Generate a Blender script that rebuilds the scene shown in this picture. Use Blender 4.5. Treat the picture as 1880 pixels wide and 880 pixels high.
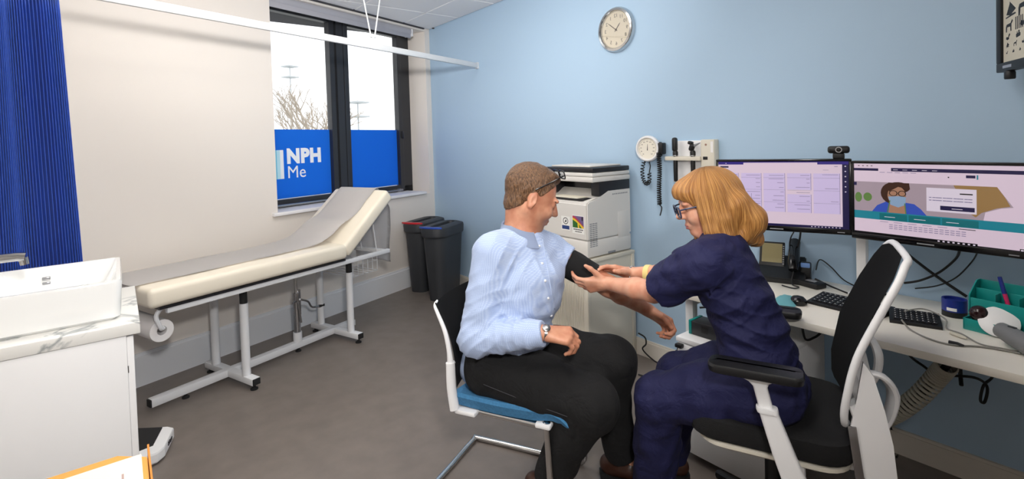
import bpy, bmesh, math, random
import numpy as np
from mathutils import Matrix, Vector
random.seed(7)
S = bpy.context.scene
COL = S.collection
for o in list(bpy.data.objects): bpy.data.objects.remove(o)

# ---------------------------------------------------------------- camera
F, CX, CY = 932.0, 940.0, 285.0
CAM = np.array([4.897, -2.727, 1.45])
a_, b_ = 260.6-CY, -.0294
UPV = np.array([b_, -1, a_/F]); UPV /= np.linalg.norm(UPV)
XV = -np.array([213-CX, (260.6+b_*(213-CX))-CY, F]); XV /= np.linalg.norm(XV)
YV = np.cross(UPV, XV)
ROT = np.array([XV, YV, UPV])                     # camera axes (right, down, forward) -> world
cam = bpy.data.cameras.new('camera'); camo = bpy.data.objects.new('camera', cam); COL.objects.link(camo)
r_, d_, f_ = ROT@[1,0,0], ROT@[0,1,0], ROT@[0,0,1]
camo.matrix_world = Matrix([[r_[i], -d_[i], -f_[i], CAM[i]] for i in range(3)] + [[0,0,0,1]])
cam.sensor_width = 36; cam.sensor_fit = 'HORIZONTAL'; cam.lens = F/1880*36; cam.shift_y = -(440-CY)/1880
cam.clip_start = .05
S.camera = camo

# ---------------------------------------------------------------- world, lights, exposure
w = bpy.data.worlds.new('world'); S.world = w; w.use_nodes = True
bg = w.node_tree.nodes['Background']; bg.inputs[0].default_value = (.95, .98, 1, 1); bg.inputs[1].default_value = 1.7
S.view_settings.view_transform = 'Standard'; S.view_settings.look = 'None'
S.view_settings.exposure = 0.03; S.view_settings.gamma = 1; S.view_settings.use_curve_mapping = False

def aim(o, tgt):
    o.rotation_euler = (Vector(tgt)-o.location).to_track_quat('-Z', 'Y').to_euler()
# photographer's strobe on a stand beside the camera
L = bpy.data.lights.new('strobe', 'SPOT'); L.energy = 150; L.spot_size = math.radians(107); L.spot_blend = 1.0
L.shadow_soft_size = .09; L.color = (1, .975, .945)
lo = bpy.data.objects.new('strobe', L); COL.objects.link(lo); lo.location = (5.12, -2.62, 1.93); aim(lo, (1.2, -1.2, .75))
# unseen strobe head, added to brighten the ceiling and give soft top light
L = bpy.data.lights.new('added_bounce_strobe', 'SPOT'); L.energy = 360; L.spot_size = math.radians(80); L.spot_blend = .9; L.shadow_soft_size = .08; L.color = (1, .975, .945)
lo = bpy.data.objects.new('added_bounce_strobe', L); COL.objects.link(lo); lo.location = (4.75, -2.75, 2.02); aim(lo, (3.0, -1.8, 2.69))

# ---------------------------------------------------------------- pixel -> place helpers (1880x880 frame)
def ray(px, py): return ROT@np.array([px-CX, py-CY, F])
def onz(px, py, z): d = ray(px, py); return CAM+d*((z-CAM[2])/d[2])
def ony(px, py, y): d = ray(px, py); return CAM+d*((y-CAM[1])/d[1])
def P(px, py, dep): return CAM+ROT@np.array([(px-CX)/F*dep, (py-CY)/F*dep, dep])
WA = math.radians(-69.7)
WD = np.array([math.cos(WA), math.sin(WA), 0]); WN = np.array([-math.sin(WA), math.cos(WA), 0])
def wpt(s, off, z): return WD*s+WN*off+np.array([0,0,z])
def onw(px, py, off=0):
    d = ray(px, py); t = np.dot(WN*off-CAM, WN)/np.dot(d, WN); q = CAM+d*t; return np.array([np.dot(q, WD), off, q[2]])

# ---------------------------------------------------------------- materials
def lin(c):
    c = c/255.; return c/12.92 if c <= .04045 else ((c+.055)/1.055)**2.4
def rgb(h): return tuple(lin(int(h[i:i+2], 16)) for i in (0, 2, 4))+(1,)
MATS = {}
def mat(name, col, rough=.5, metal=0, spec=.5, var=0, vscale=20, bump=0, bscale=60, emit=0, coat=0, trans=0, sheen=0, stretch=None, col2=None, detail=4):
    if name in MATS: return MATS[name]
    m = bpy.data.materials.new(name); m.use_nodes = True; nt = m.node_tree; N = nt.nodes; b = N['Principled BSDF']
    c = rgb(col); b.inputs['Base Color'].default_value = c; b.inputs['Roughness'].default_value = rough
    b.inputs['Metallic'].default_value = metal; b.inputs['Specular IOR Level'].default_value = spec
    b.inputs['Coat Weight'].default_value = coat; b.inputs['Transmission Weight'].default_value = trans
    b.inputs['Sheen Weight'].default_value = sheen
    if emit:
        b.inputs['Emission Color'].default_value = c; b.inputs['Emission Strength'].default_value = emit
    if var or bump:
        tc = N.new('ShaderNodeTexCoord'); mp = N.new('ShaderNodeMapping'); nt.links.new(tc.outputs['Object'], mp.inputs[0])
        if stretch: mp.inputs['Scale'].default_value = stretch
    if var:
        n = N.new('ShaderNodeTexNoise'); n.inputs['Scale'].default_value = vscale; n.inputs['Detail'].default_value = detail
        nt.links.new(mp.outputs[0], n.inputs[0])
        r = N.new('ShaderNodeValToRGB'); r.color_ramp.elements[0].position = .3; r.color_ramp.elements[1].position = .7
        if col2: r.color_ramp.elements[0].color = rgb(col2); r.color_ramp.elements[1].color = c
        else:
            r.color_ramp.elements[0].color = tuple(x*(1-var) for x in c[:3])+(1,); r.color_ramp.elements[1].color = tuple(min(1, x*(1+var)) for x in c[:3])+(1,)
        nt.links.new(n.outputs[0], r.inputs[0]); nt.links.new(r.outputs[0], b.inputs['Base Color'])
    if bump:
        n2 = N.new('ShaderNodeTexNoise'); n2.inputs['Scale'].default_value = bscale; n2.inputs['Detail'].default_value = 5
        nt.links.new(mp.outputs[0], n2.inputs[0])
        bp = N.new('ShaderNodeBump'); bp.inputs['Strength'].default_value = bump; bp.inputs['Distance'].default_value = .01
        nt.links.new(n2.outputs[0], bp.inputs['Height']); nt.links.new(bp.outputs[0], b.inputs['Normal'])
    MATS[name] = m; return m
mat('bluewall', 'aec9e1', .6, bump=.03, bscale=250)
mat('cream', 'e5ded7', .62, bump=.03, bscale=250)
mat('whitewall', 'e9e8ea', .6)
mat('skirt', 'e9ebef', .4)
mat('skirtb', 'dcd6cc', .4)
mat('floor', '776e68', .42, var=.10, vscale=9, bump=.04, bscale=300, detail=9)
mat('tile', 'f0eff0', .8, bump=.15, bscale=400)
mat('gap', '3a3a3e', .8)
mat('white', 'efeff0', .35)
mat('whitegloss', 'f2f3f2', .12, coat=.4)
mat('metalwhite', 'e2e3e6', .32)
mat('black', '0d0d0f', .45)
mat('blackgloss', '0c0c0e', .18)
mat('rubber', '18181a', .7)
mat('frame', '2b2c30', .35)
mat('chrome', 'c8c8c8', .12, metal=1)
mat('steel', 'a9a9ab', .25, metal=1)
mat('grey', '8a8c90', .5)
mat('greyblind', 'a6a6ae', .7)
mat('vinyl', 'efe6d4', .38, bump=.02, bscale=30)
mat('paper', 'eeebea', .75, bump=.05, bscale=12)
mat('curtain', '2f66dc', .6, sheen=.3)
mat('bin', '34363a', .5, bump=.05, bscale=300)
mat('binred', 'c4202c', .35); mat('binblue', '2c4fae', .35)
mat('printer', 'dcd9d4', .45); mat('cupboard', 'd9d3c4', .5); mat('dark', '1d1c20', .4)
mat('desk', 'ece7dc', .35)
mat('fabricblack', '0b0b0d', .9, bump=.3, bscale=500)
mat('fabricblue', '3f7ba8', .9, var=.15, vscale=120, bump=.3, bscale=500)
mat('teal', '0f8f8a', .35); mat('navytape', '1c2f86', .35)
mat('orange', 'e0a04a', .6); mat('orange2', 'd98a34', .6); mat('pink', 'e03070', .4)
mat('sheet', 'f0ead8', .7)
mat('railwhite', 'd3d5d7', .4); mat('lightlens', 'fffaf3', .5, emit=1); mat('lightoff', 'e9e9e6', .5); mat('lightlens2', 'fffaf3', .5, emit=12.0)

# ---------------------------------------------------------------- mesh helpers
def A(*p): return np.array(p, float)
def ident(): return np.eye(3)
def rotz(a): c, s = math.cos(a), math.sin(a); return np.array([[c,-s,0],[s,c,0],[0,0,1]])
def roty(a): c, s = math.cos(a), math.sin(a); return np.array([[c,0,s],[0,1,0],[-s,0,c]])
def rotx(a): c, s = math.cos(a), math.sin(a); return np.array([[1,0,0],[0,c,-s],[0,s,c]])
def unit(v): v = np.array(v, float); return v/np.linalg.norm(v)
def frame_of(d):
    d = unit(d); t = np.array([0,0,1.]) if abs(d[2]) < .9 else np.array([1.,0,0]); x = unit(np.cross(t, d)); y = np.cross(d, x); return x, y, d
def BM(): return bmesh.new()
def box(bm, c, size, R=None, bev=0, seg=2, taper=None):
    t = bmesh.new(); bmesh.ops.create_cube(t, size=1.0)
    for v in t.verts:
        v.co = Vector((v.co.x*size[0], v.co.y*size[1], v.co.z*size[2]))
        if taper and v.co.z < 0: v.co.x *= taper; v.co.y *= taper
    if bev: bmesh.ops.bevel(t, geom=list(t.edges), offset=bev, segments=seg, profile=.5, affect='EDGES')
    if R is not None:
        M = Matrix([list(r) for r in R]);
        for v in t.verts: v.co = M@v.co
    for v in t.verts: v.co += Vector(c)
    add(bm, t); return bm
def add(bm, t):
    me = bpy.data.meshes.new('t'); t.to_mesh(me); t.free(); bm.from_mesh(me); bpy.data.meshes.remove(me)
def b3(bm, x0, x1, y0, y1, z0, z1, bev=0, seg=2): return box(bm, ((x0+x1)/2, (y0+y1)/2, (z0+z1)/2), (abs(x1-x0), abs(y1-y0), abs(z1-z0)), None, bev, seg)
def rings(bm, rs, cap=True, closed=False):
    V = [[bm.verts.new(Vector(p)) for p in r] for r in rs]; n = len(V[0])
    for i in range(len(V)-(0 if closed else 1)):
        a, b = V[i], V[(i+1) % len(V)]
        for j in range(n): bm.faces.new((a[j], a[(j+1) % n], b[(j+1) % n], b[j]))
    if cap and not closed:
        bm.faces.new(list(reversed(V[0]))); bm.faces.new(V[-1])
    return bm
def cyl(bm, p0, p1, r0, r1=None, seg=16):
    r1 = r0 if r1 is None else r1; p0, p1 = np.array(p0, float), np.array(p1, float); x, y, d = frame_of(p1-p0)
    return rings(bm, [[p+r*(x*math.cos(t)+y*math.sin(t)) for t in np.linspace(0, 2*math.pi, seg, endpoint=False)] for p, r in ((p0, r0), (p1, r1))])
def smoothpath(pts, n=8, closed=False):
    pts = [np.array(p, float) for p in pts]; out = []
    k = len(pts)
    for i in range(k-1):
        p0 = pts[max(i-1, 0)]; p1 = pts[i]; p2 = pts[i+1]; p3 = pts[min(i+2, k-1)]
        for t in np.linspace(0, 1, n, endpoint=False):
            out.append(.5*((2*p1)+(-p0+p2)*t+(2*p0-5*p1+4*p2-p3)*t*t+(-p0+3*p1-3*p2+p3)*t**3))
    out.append(pts[-1]); return out
def tube(bm, pts, r, seg=8, smooth=0, ry=None):
    if smooth: pts = smoothpath(pts, smooth)
    pts = [np.array(p, float) for p in pts]; rs = []; x = None
    rr = r if hasattr(r, '__len__') else [r]*len(pts)
    if len(rr) != len(pts): rr = np.interp(np.linspace(0, 1, len(pts)), np.linspace(0, 1, len(rr)), rr)
    for i, p in enumerate(pts):
        d = unit(pts[min(i+1, len(pts)-1)]-pts[max(i-1, 0)])
        if x is None: x, y, _ = frame_of(d)
        else:
            x = unit(x-d*np.dot(x, d)); y = np.cross(d, x)
        rs.append([p+rr[i]*(x*math.cos(t)+y*(ry or 1)*math.sin(t)) for t in np.linspace(0, 2*math.pi, seg, endpoint=False)])
    return rings(bm, rs)
def lathe(bm, prof, org=(0,0,0), R=None, seg=32, closed=False):
    R = ident() if R is None else R; org = np.array(org, float)
    return rings(bm, [[org+R@np.array([r*math.cos(t), r*math.sin(t), z]) for t in np.linspace(0, 2*math.pi, seg, endpoint=False)] for r, z in prof], cap=not closed, closed=closed)
def prism(bm, pts, h0, h1, org=(0,0,0), R=None):
    R = ident() if R is None else R; org = np.array(org, float)
    return rings(bm, [[org+R@np.array([p[0], p[1], h]) for p in pts] for h in (h0, h1)])
def rrect(w, h, r, n=5, cx=0, cy=0):
    out = []
    for sx, sy, a0 in ((1,1,0), (-1,1,90), (-1,-1,180), (1,-1,270)):
        for k in range(n+1):
            a = math.radians(a0+90*k/n); out.append((cx+sx*(w/2-r)+r*math.cos(a), cy+sy*(h/2-r)+r*math.sin(a)))
    return out
def disc(bm, c, r, R=None, seg=24, h=.001): return lathe(bm, [(r, 0), (r, h)], c, R, seg)

# ---------------------------------------------------------------- object helpers
WMAT = {}
def finish(o, smooth):
    me = o.data
    if smooth:
        me.polygons.foreach_set('use_smooth', [True]*len(me.polygons))
        if smooth != 2:
            m = o.modifiers.new('edges', 'EDGE_SPLIT'); m.split_angle = math.radians(35)
def obj(name, bm, m, parent=None, world=True, smooth=1, label=None, kind=None):
    me = bpy.data.meshes.new(name); bmesh.ops.recalc_face_normals(bm, faces=bm.faces); 
    if parent is not None and world: bm.transform(WMAT[parent].inverted())
    bm.to_mesh(me); bm.free(); o = bpy.data.objects.new(name, me); COL.objects.link(o)
    for x in (m if isinstance(m, (list, tuple)) else [m]): me.materials.append(MATS[x] if isinstance(x, str) else x)
    if parent is not None: o.parent = parent; WMAT[o] = WMAT[parent]
    else: WMAT[o] = Matrix.Identity(4)
    if label: o['label'] = label
    if kind: o['kind'] = kind
    finish(o, smooth); return o
def tag(o, label, cat, group=None):
    o['label'] = label; o['category'] = cat
    if group: o['group'] = group
    return o
def thing(name, label, cat, loc=(0,0,0), rz=0, group=None):
    o = bpy.data.objects.new(name, None); COL.objects.link(o); o.empty_display_size = .05
    M = Matrix.Translation(Vector(loc))@Matrix.Rotation(rz, 4, 'Z'); o.matrix_world = M; WMAT[o] = M
    return tag(o, label, cat, group)
def struct(name, bm, m, parent=None, smooth=0, **k):
    o = obj(name, bm, m, parent, smooth=smooth, **k)
    if parent is None: o['kind'] = 'structure'
    return o
def text_bm(txt, size, org, xax, yax, depth=.0008, bold=0, mirror=False, align='CENTER'):
    cu = bpy.data.curves.new('t', 'FONT'); cu.body = txt; cu.size = size; cu.align_x = align; cu.align_y = 'CENTER'; cu.extrude = depth; cu.offset = bold; cu.space_character = 1.1 if bold else 1.0; cu.resolution_u = 3
    o = bpy.data.objects.new('t', cu); COL.objects.link(o); dg = bpy.context.evaluated_depsgraph_get()
    me = bpy.data.meshes.new_from_object(o.evaluated_get(dg)); bpy.data.objects.remove(o); bpy.data.curves.remove(cu)
    bm = bmesh.new(); bm.from_mesh(me); bpy.data.meshes.remove(me)
    xax, yax = unit(xax), unit(yax); z = np.cross(xax, yax); org = np.array(org, float)
    for v in bm.verts: v.co = Vector(org+xax*(v.co.x*(-1 if mirror else 1))+yax*v.co.y+z*v.co.z)
    return bm
def join_bm(*bms):
    b = bms[0]
    for x in bms[1:]: add(b, x)
    return b
def quads(items, org, xax, yax, nrm):
    """flat print: items are (x0,y0,x1,y1,slot) or (polygon,slot); later items lie on top"""
    bm = bmesh.new(); org, xax, yax, nrm = map(lambda v: np.array(v, float), (org, xax, yax, nrm))
    for i, it in enumerate(items):
        if len(it) == 5: x0, y0, x1, y1, s = it; pts = [(x0,y0),(x1,y0),(x1,y1),(x0,y1)]
        else: pts, s = it
        f = bm.faces.new([bm.verts.new(Vector(org+xax*p[0]+yax*p[1]+nrm*(i+1)*2e-5)) for p in pts]); f.material_index = s
    return bm
def ell2(cx, cy, rx, ry, n=20, a0=0, a1=2*math.pi):
    return [(cx+rx*math.cos(t), cy+ry*math.sin(t)) for t in np.linspace(a0, a1, n, endpoint=(a1-a0 < 6.28))]

# ================================================================= SETTING
CEIL = 2.69; YF = -3.30; XR = 6.3
struct('floor', b3(BM(), -.6, XR+.2, YF-.2, .2, -.1, 0), 'floor')
struct('wall_back', b3(BM(), -.3, XR+.15, 0, .15, -.05, CEIL+.15), 'bluewall')
struct('wall_front', b3(BM(), .6, XR+.15, YF-.15, YF, -.05, CEIL+.15), 'cream')
struct('wall_right', b3(BM(), XR, XR+.15, YF, 0, -.05, CEIL+.15), 'cream')
RW = rotz(WA)
def wbox(bm, s0, s1, o0, o1, z0, z1, bev=0):
    return box(bm, wpt((s0+s1)/2, (o0+o1)/2, (z0+z1)/2), (abs(s1-s0), abs(o1-o0), abs(z1-z0)), RW, bev)
OPN0, OPN1, SILL, HEAD, TH = .075, 1.865, .925, 2.66, .36
bm = BM()
wbox(bm, OPN1, 3.75, -TH, 0, -.05, CEIL+.15); wbox(bm, -.25, OPN0, -TH, 0, -.05, CEIL+.15)
wbox(bm, OPN0, OPN1, -TH, 0, -.05, SILL); wbox(bm, OPN0, OPN1, -TH, 0, HEAD, CEIL+.15)
struct('wall_left', bm, 'cream')
# baseboards with a rounded top edge
bm = BM(); b3(bm, .05, XR, -.018, 0, 0, .098); b3(bm, .05, XR, -.012, 0, .098, .11)
struct('baseboard_back', bm, 'skirtb')
bm = BM(); wbox(bm, .02, 3.5, 0, .018, 0, .185); wbox(bm, .02, 3.5, 0, .011, .185, .205)
struct('baseboard_left', bm, 'skirt')
# sill board
bm = BM(); wbox(bm, .16, OPN1+.05, -.30, .035, SILL, SILL+.028, .006)
struct('trim_1', bm, 'whitewall')
# ceiling slab and its lay-in tiles; light panels sit in some bays
ceil = struct('ceiling', b3(BM(), -.5, XR+.1, YF-.1, .1, CEIL+.012, CEIL+.12), 'gap')
GX = [.02+.6*k for k in range(12)]; GX[-1] = XR; GY = [0, -.375, -.975, -1.575, -2.175, -2.775, YF]
LIGHTS = {(6, 2), (3, 2), (9, 2), (6, 4), (3, 4), (9, 4)}
cache = {}; bays = []
for i in range(len(GX)-1):
    for j in range(len(GY)-1):
        x0, x1, y1, y0 = GX[i], GX[i+1], GY[j], GY[j+1]
        if np.dot([x1, y1], WN[:2]) < .02: continue
        if (i, j) in LIGHTS: bays.append((x0, x1, y0, y1)); continue
        key = (round(x1-x0, 3), round(y1-y0, 3))
        if key not in cache:
            o = obj('tile', b3(BM(), -key[0]/2+.006, key[0]/2-.006, -key[1]/2+.006, key[1]/2-.006, 0, .014, .004, 1), 'tile', ceil, world=False, smooth=0); cache[key] = o
        else:
            o = cache[key].copy(); COL.objects.link(o); o.parent = ceil
        o.location = ((x0+x1)/2, (y0+y1)/2, CEIL)
# tee grid strips
bm = BM()
for x in GX[1:-1]: b3(bm, x-.007, x+.007, YF, 0, CEIL+.004, CEIL+.013)
for y in GY[1:-1]: b3(bm, 0, XR, y-.007, y+.007, CEIL+.004, CEIL+.013)
obj('tee_grid', bm, 'tile', ceil, smooth=0)
bm = BM(); wbox(bm, .1, 3.4, .004, .022, CEIL-.012, CEIL+.01); b3(bm, .1, .12, -.02, -.001, CEIL-.01, CEIL)
struct('trim_2', bm, 'gap')
# recessed ceiling light panels (all outside the photograph's frame)
for n, (x0, x1, y0, y1) in enumerate(bays):
    cx_, cy_ = (x0+x1)/2, (y0+y1)/2
    lab = 'recessed ceiling light panel over the %s' % ('couch side of the room' if x0 < 3 else 'chairs' if x0 < 5 else 'far end of the desk')+(', towards the blue wall' if y1 > -1.2 else ', towards the sink wall')
    t = thing('ceiling_light', lab, 'ceiling light', (cx_, cy_, CEIL), 0, 'recessed ceiling light panels')
    b = BM()
    for sx, sy, wx, wy in ((-.285,0,.02,.59), (.285,0,.02,.59), (0,-.285,.55,.02), (0,.285,.55,.02)): box(b, (cx_+sx, cy_+sy, CEIL+.003), (wx, wy, .016))
    obj('panel_frame', b, 'white', t, smooth=0)
    obj('diffuser', b3(BM(), cx_-.275, cx_+.275, cy_-.275, cy_+.275, CEIL+.001, CEIL+.008), 'lightlens2' if x0 < 3 else 'lightlens' if x0 < 5 else 'lightoff', t, smooth=0)
MATS['lightlens'].node_tree.nodes['Principled BSDF'].inputs['Emission Strength'].default_value = 9.0

# ---------------------------------------------------------------- window
def glassmat(name, tint=(1,1,1,1), gl=.06):
    m = bpy.data.materials.new(name); m.use_nodes = True; nt = m.node_tree; nt.nodes.clear()
    o = nt.nodes.new('ShaderNodeOutputMaterial'); t = nt.nodes.new('ShaderNodeBsdfTransparent'); g = nt.nodes.new('ShaderNodeBsdfGlossy'); x = nt.nodes.new('ShaderNodeMixShader')
    t.inputs[0].default_value = tint; g.inputs['Roughness'].default_value = .02; x.inputs[0].default_value = gl
    nt.links.new(t.outputs[0], x.inputs[1]); nt.links.new(g.outputs[0], x.inputs[2]); nt.links.new(x.outputs[0], o.inputs[0]); MATS[name] = m
glassmat('glass'); glassmat('clockglass', gl=.10); glassmat('lens', (.85,.87,.9,1), .12)
def filmmat():
    m = bpy.data.materials.new('film'); m.use_nodes = True; nt = m.node_tree; nt.nodes.clear()
    o = nt.nodes.new('ShaderNodeOutputMaterial'); d = nt.nodes.new('ShaderNodeBsdfDiffuse'); t = nt.nodes.new('ShaderNodeBsdfTranslucent'); x = nt.nodes.new('ShaderNodeMixShader')
    d.inputs[0].default_value = rgb('2c84ea'); t.inputs[0].default_value = rgb('2a80ee'); x.inputs[0].default_value = .35
    nt.links.new(d.outputs[0], x.inputs[1]); nt.links.new(t.outputs[0], x.inputs[2]); nt.links.new(x.outputs[0], o.inputs[0]); MATS['film'] = m
filmmat()
win = bpy.data.objects.new('window_1', None); COL.objects.link(win); win.location = wpt(.97, -.27, SILL); win['kind'] = 'structure'
win['label'] = 'dark grey framed two-light window with blue film on its lower half'
bpy.context.view_layer.update(); WMAT[win] = win.matrix_world.copy()
WO0, WO1 = -.31, -.245; GZ0, GZ1 = 1.02, 2.60; MU0, MU1 = .915, 1.13; RF = .262; LF = 1.80
bm = BM()
wbox(bm, OPN0, OPN1, WO0, WO1, SILL+.02, GZ0-.012); wbox(bm, OPN0, OPN1, WO0, WO1, GZ1+.012, HEAD)
wbox(bm, OPN0, RF-.05, WO0, WO1, SILL+.02, HEAD); wbox(bm, LF+.02, OPN1, WO0, WO1, SILL+.02, HEAD)
obj('window_frame', bm, 'frame', win, smooth=0)
bm = BM(); wbox(bm, .985, 1.06, WO0-.01, WO1+.02, SILL+.02, HEAD); obj('mullion', bm, 'frame', win, smooth=0)
for s0, s1 in ((RF, MU0), (MU1, LF)):
    b = BM(); e = .055
    wbox(b, s0-e, s0, WO0+.01, WO1+.012, GZ0-.05, GZ1+.03, .004); wbox(b, s1, s1+e, WO0+.01, WO1+.012, GZ0-.05, GZ1+.03, .004)
    wbox(b, s0, s1, WO0+.01, WO1+.012, GZ0-.05, GZ0, .004); wbox(b, s0, s1, WO0+.01, WO1+.012, GZ1, GZ1+.03, .004)
    sash = obj('sash', b, 'frame', win, smooth=0)
    b = BM(); wbox(b, s0-.005, s1+.005, -.283, -.279, GZ0-.005, GZ1+.005); obj('pane', b, 'glass', sash, smooth=0)
    b = BM(); wbox(b, s0, s1, -.2785, -.278, GZ0+.004, 1.6135); obj('privacy_film', b, 'film', sash, smooth=0, label='plain blue privacy film' if s0 < .5 else 'blue privacy film with white lettering')
    # restrictor bar along the sash bottom
    b = BM(); z = GZ0-.045
    cyl(b, wpt(s0+.02, -.20, z), wpt(s1-.03, -.20, z), .011, seg=10); wbox(b, s0+.05, s0+.09, -.235, -.19, z-.015, z+.015, .003); wbox(b, s1-.05, s1-.02, -.235, -.19, z-.018, z+.018, .003)
    obj('restrictor_bar', b, 'steel', sash)
b = BM(); wbox(b, RF-.045, RF-.03, -.235, -.205, 1.52, 1.60, .003); obj('window_handle', b, 'frame', win)
mat('print_white', 'f4f7fb', .5); mat('print_pale', 'bfe9f7', .5); mat('print_cyan', '6fcdec', .5)
xa, ya = -WD, A(0,0,1)
def film_pt(px, py): q = onw(px, py, -.277); return wpt(*q)
bb = text_bm('NPH', .168, film_pt(559, 287), xa, ya, .0004, .0095)
for v in bb.verts:
    d = Vector(film_pt(559, 287)); r = v.co-d; a = r.dot(Vector(xa)); v.co += Vector(xa)*a*-.02
obj('lettering', bb, 'print_white', win, smooth=0)
obj('lettering', text_bm('Me', .150, film_pt(545, 316.5), xa, ya, .0004, 0), 'print_white', win, smooth=0)
q0, q1 = onw(503, 271, -.277), onw(522, 328, -.277); W_ = q0[0]-q1[0]; H_ = .245; zb = onw(515, 329, -.277)[2]
obj('logo_bar', quads([(-.02,0,W_*.25,H_,2), (W_*.25,0,W_*.62,H_,1), (W_*.62,0,W_,H_,0)], wpt(q0[0], -.2768, zb), xa, ya, WN), ['print_white', 'print_pale', 'print_cyan'], win, smooth=0)

# roller blind in its cassette at the window head
t = thing('roller_blind', 'grey roller blind rolled up at the head of the window', 'blind', wpt(1.03, -.06, HEAD))
b = BM(); R_ = rotz(WA)@roty(math.pi/2); cyl(b, wpt(.25, -.07, 2.635), wpt(1.86, -.07, 2.635), .045, seg=20); obj('fabric_roll', b, 'greyblind', t)
b = BM(); wbox(b, .25, 1.86, -.045, -.035, 2.565, 2.61, .003); obj('bottom_bar', b, 'greyblind', t)
for a0, a1 in ((.235, .25), (1.855, 1.862)): b = BM(); wbox(b, a0, a1, -.12, -.02, 2.585, 2.66); obj('end_bracket', b, 'white', t, smooth=0)

# ---------------------------------------------------------------- outdoors
mat('gravel', 'b9b9b4', .9, var=.15, vscale=3); mat('bark', 'b6a796', .9); mat('lamppost', 'c6cacc', .5)
GO = -.35
bm = BM(); b3(bm, -70, -1.2, -60, 60, GO-.2, GO); struct('ground', bm, 'gravel')
def outp(px, py, dist): d = ray(px, py); d = d/np.linalg.norm(d[:2]); return CAM+d*dist
def branch(b, p, d, ln, r, depth, rng):
    q = p+d*ln; m = p+d*ln*.5+np.array([rng.uniform(-.05, .05) for _ in range(3)])*ln
    tube(b, [p, m, q], [r, r*.8, r*.62], seg=5)
    if depth == 0: return
    for k in range(rng.choice((2, 3, 3))):
        nd = unit(d+np.array([rng.uniform(-.7, .7), rng.uniform(-.7, .7), rng.uniform(-.15, .5)])); branch(b, q if k else m*.4+q*.6, nd, ln*rng.uniform(.6, .8), r*.6, depth-1, rng)
for (px, py, dist, h, sd, lab) in ((577, 236, 17, 3.2, 3, 'bare winter tree with spreading branches outside, next to the window mullion'), (548, 236, 24, 3.2, 9, 'small thin bare tree outside above the lettered blue film')):
    base = outp(px, py, dist); base[2] = GO; rng = random.Random(sd)
    t = thing('bare_tree', lab, 'tree', base)
    b = BM(); tube(b, [base, base+A(.05,.03,h*.35), base+A(0,.1,h*.62)], [.10, .08, .06], 7); obj('trunk', b, 'bark', t)
    b = BM()
    for k in range(6):
        a = k*1.05; branch(b, base+A(0,.08,h*(.45+.03*k)), unit(A(math.cos(a), math.sin(a), 1.1)), h*.24, .05, 4, rng)
    obj('branches', b, 'bark', t)
for px, top, dist, lab in ((657, 185, 30, 'pale lamp post with crossbars outside above the plain blue film'), (535, 120, 42, 'taller slender pale lamp post far outside above the lettered film')):
    p0 = outp(px, 200, dist); p0[2] = GO; p1 = outp(px, top, dist)
    t = thing('lamp_post', lab, 'lamp post', p0)
    b = BM(); cyl(b, p0, A(p0[0], p0[1], p1[2]), .07, .035, 8); obj('pole', b, 'lamppost', t)
    for z in (p1[2]-.1, p1[2]-.9): obj('lamp_arm', box(BM(), (p0[0], p0[1], z), (.9, .9, .08), rotz(.4), 0), 'lamppost', t)

# ---------------------------------------------------------------- curtain rail and curtain
RZ = 2.178; RS = A(.92, 0, RZ); RD = unit(A(.352, -1, 0)); RLEN = 3.49
rail = thing('curtain_rail', 'white ceiling-hung curtain track running across the room', 'curtain rail', (RS[0], RS[1]-.001, RZ))
Rr = rotz(math.atan2(RD[1], RD[0]))
b = BM(); box(b, RS+RD*(.004+RLEN/2), (RLEN-.008, .022, .045), Rr, .004); obj('track', b, 'railwhite', rail)
b = BM(); box(b, (RS[0], -.012, RZ), (.035, .022, .06), None, .004); obj('wall_bracket', b, 'railwhite', rail)
hp = RS+RD*1.29; 
b = BM(); cyl(b, hp+A(0,0,.02), hp+A(0,0,.07), .012, .012, 10); box(b, hp+A(0,0,.075), (.05, .02, .025), Rr, .004); obj('hanger_clip', b, 'railwhite', rail)
for e in (-1, 1):
    b = BM(); tube(b, [hp+RD*(.02*e)+A(0,0,.08), hp+RD*(.115*e)+A(0,0,CEIL-RZ)], .0055, 8); obj('suspension_rod', b, 'railwhite', rail)
cs0, cs1 = 3.052, 3.335
b = BM(); n = 32; pts = []
rng = random.Random(2)
for i in range(n*8+1):
    s = cs0+(cs1-cs0)*i/(n*8); ph = 2*math.pi*i/8; pts.append((s, (.017)*math.sin(ph)*(1+.25*math.sin(i*.11)), .0035*math.sin(ph*2)))
rows = []
for z, k in ((2.14, .75), (2.05, .9), (1.5, 1.), (.9, 1.1), (.42, 1.15)):
    rows.append([RS*A(1,1,0)+RD*(s+ds+(.012*math.sin(s*30)+.03*(z-1.2)*(cs1-s)/(cs1-cs0)) )+np.cross(A(0,0,1), RD)*(o*k)+A(0,0,z) for s, o, ds in pts])
V = [[b.verts.new(Vector(p)) for p in r] for r in rows]
for i in range(len(V)-1):
    for j in range(len(pts)-1): b.faces.new((V[i][j], V[i][j+1], V[i+1][j+1], V[i+1][j]))
bmesh.ops.solidify(b, geom=list(b.faces), thickness=.0016)
cur = tag(obj('curtain', b, 'curtain', smooth=2), 'royal blue pleated privacy curtain drawn back beside the sink', 'curtain')

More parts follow.
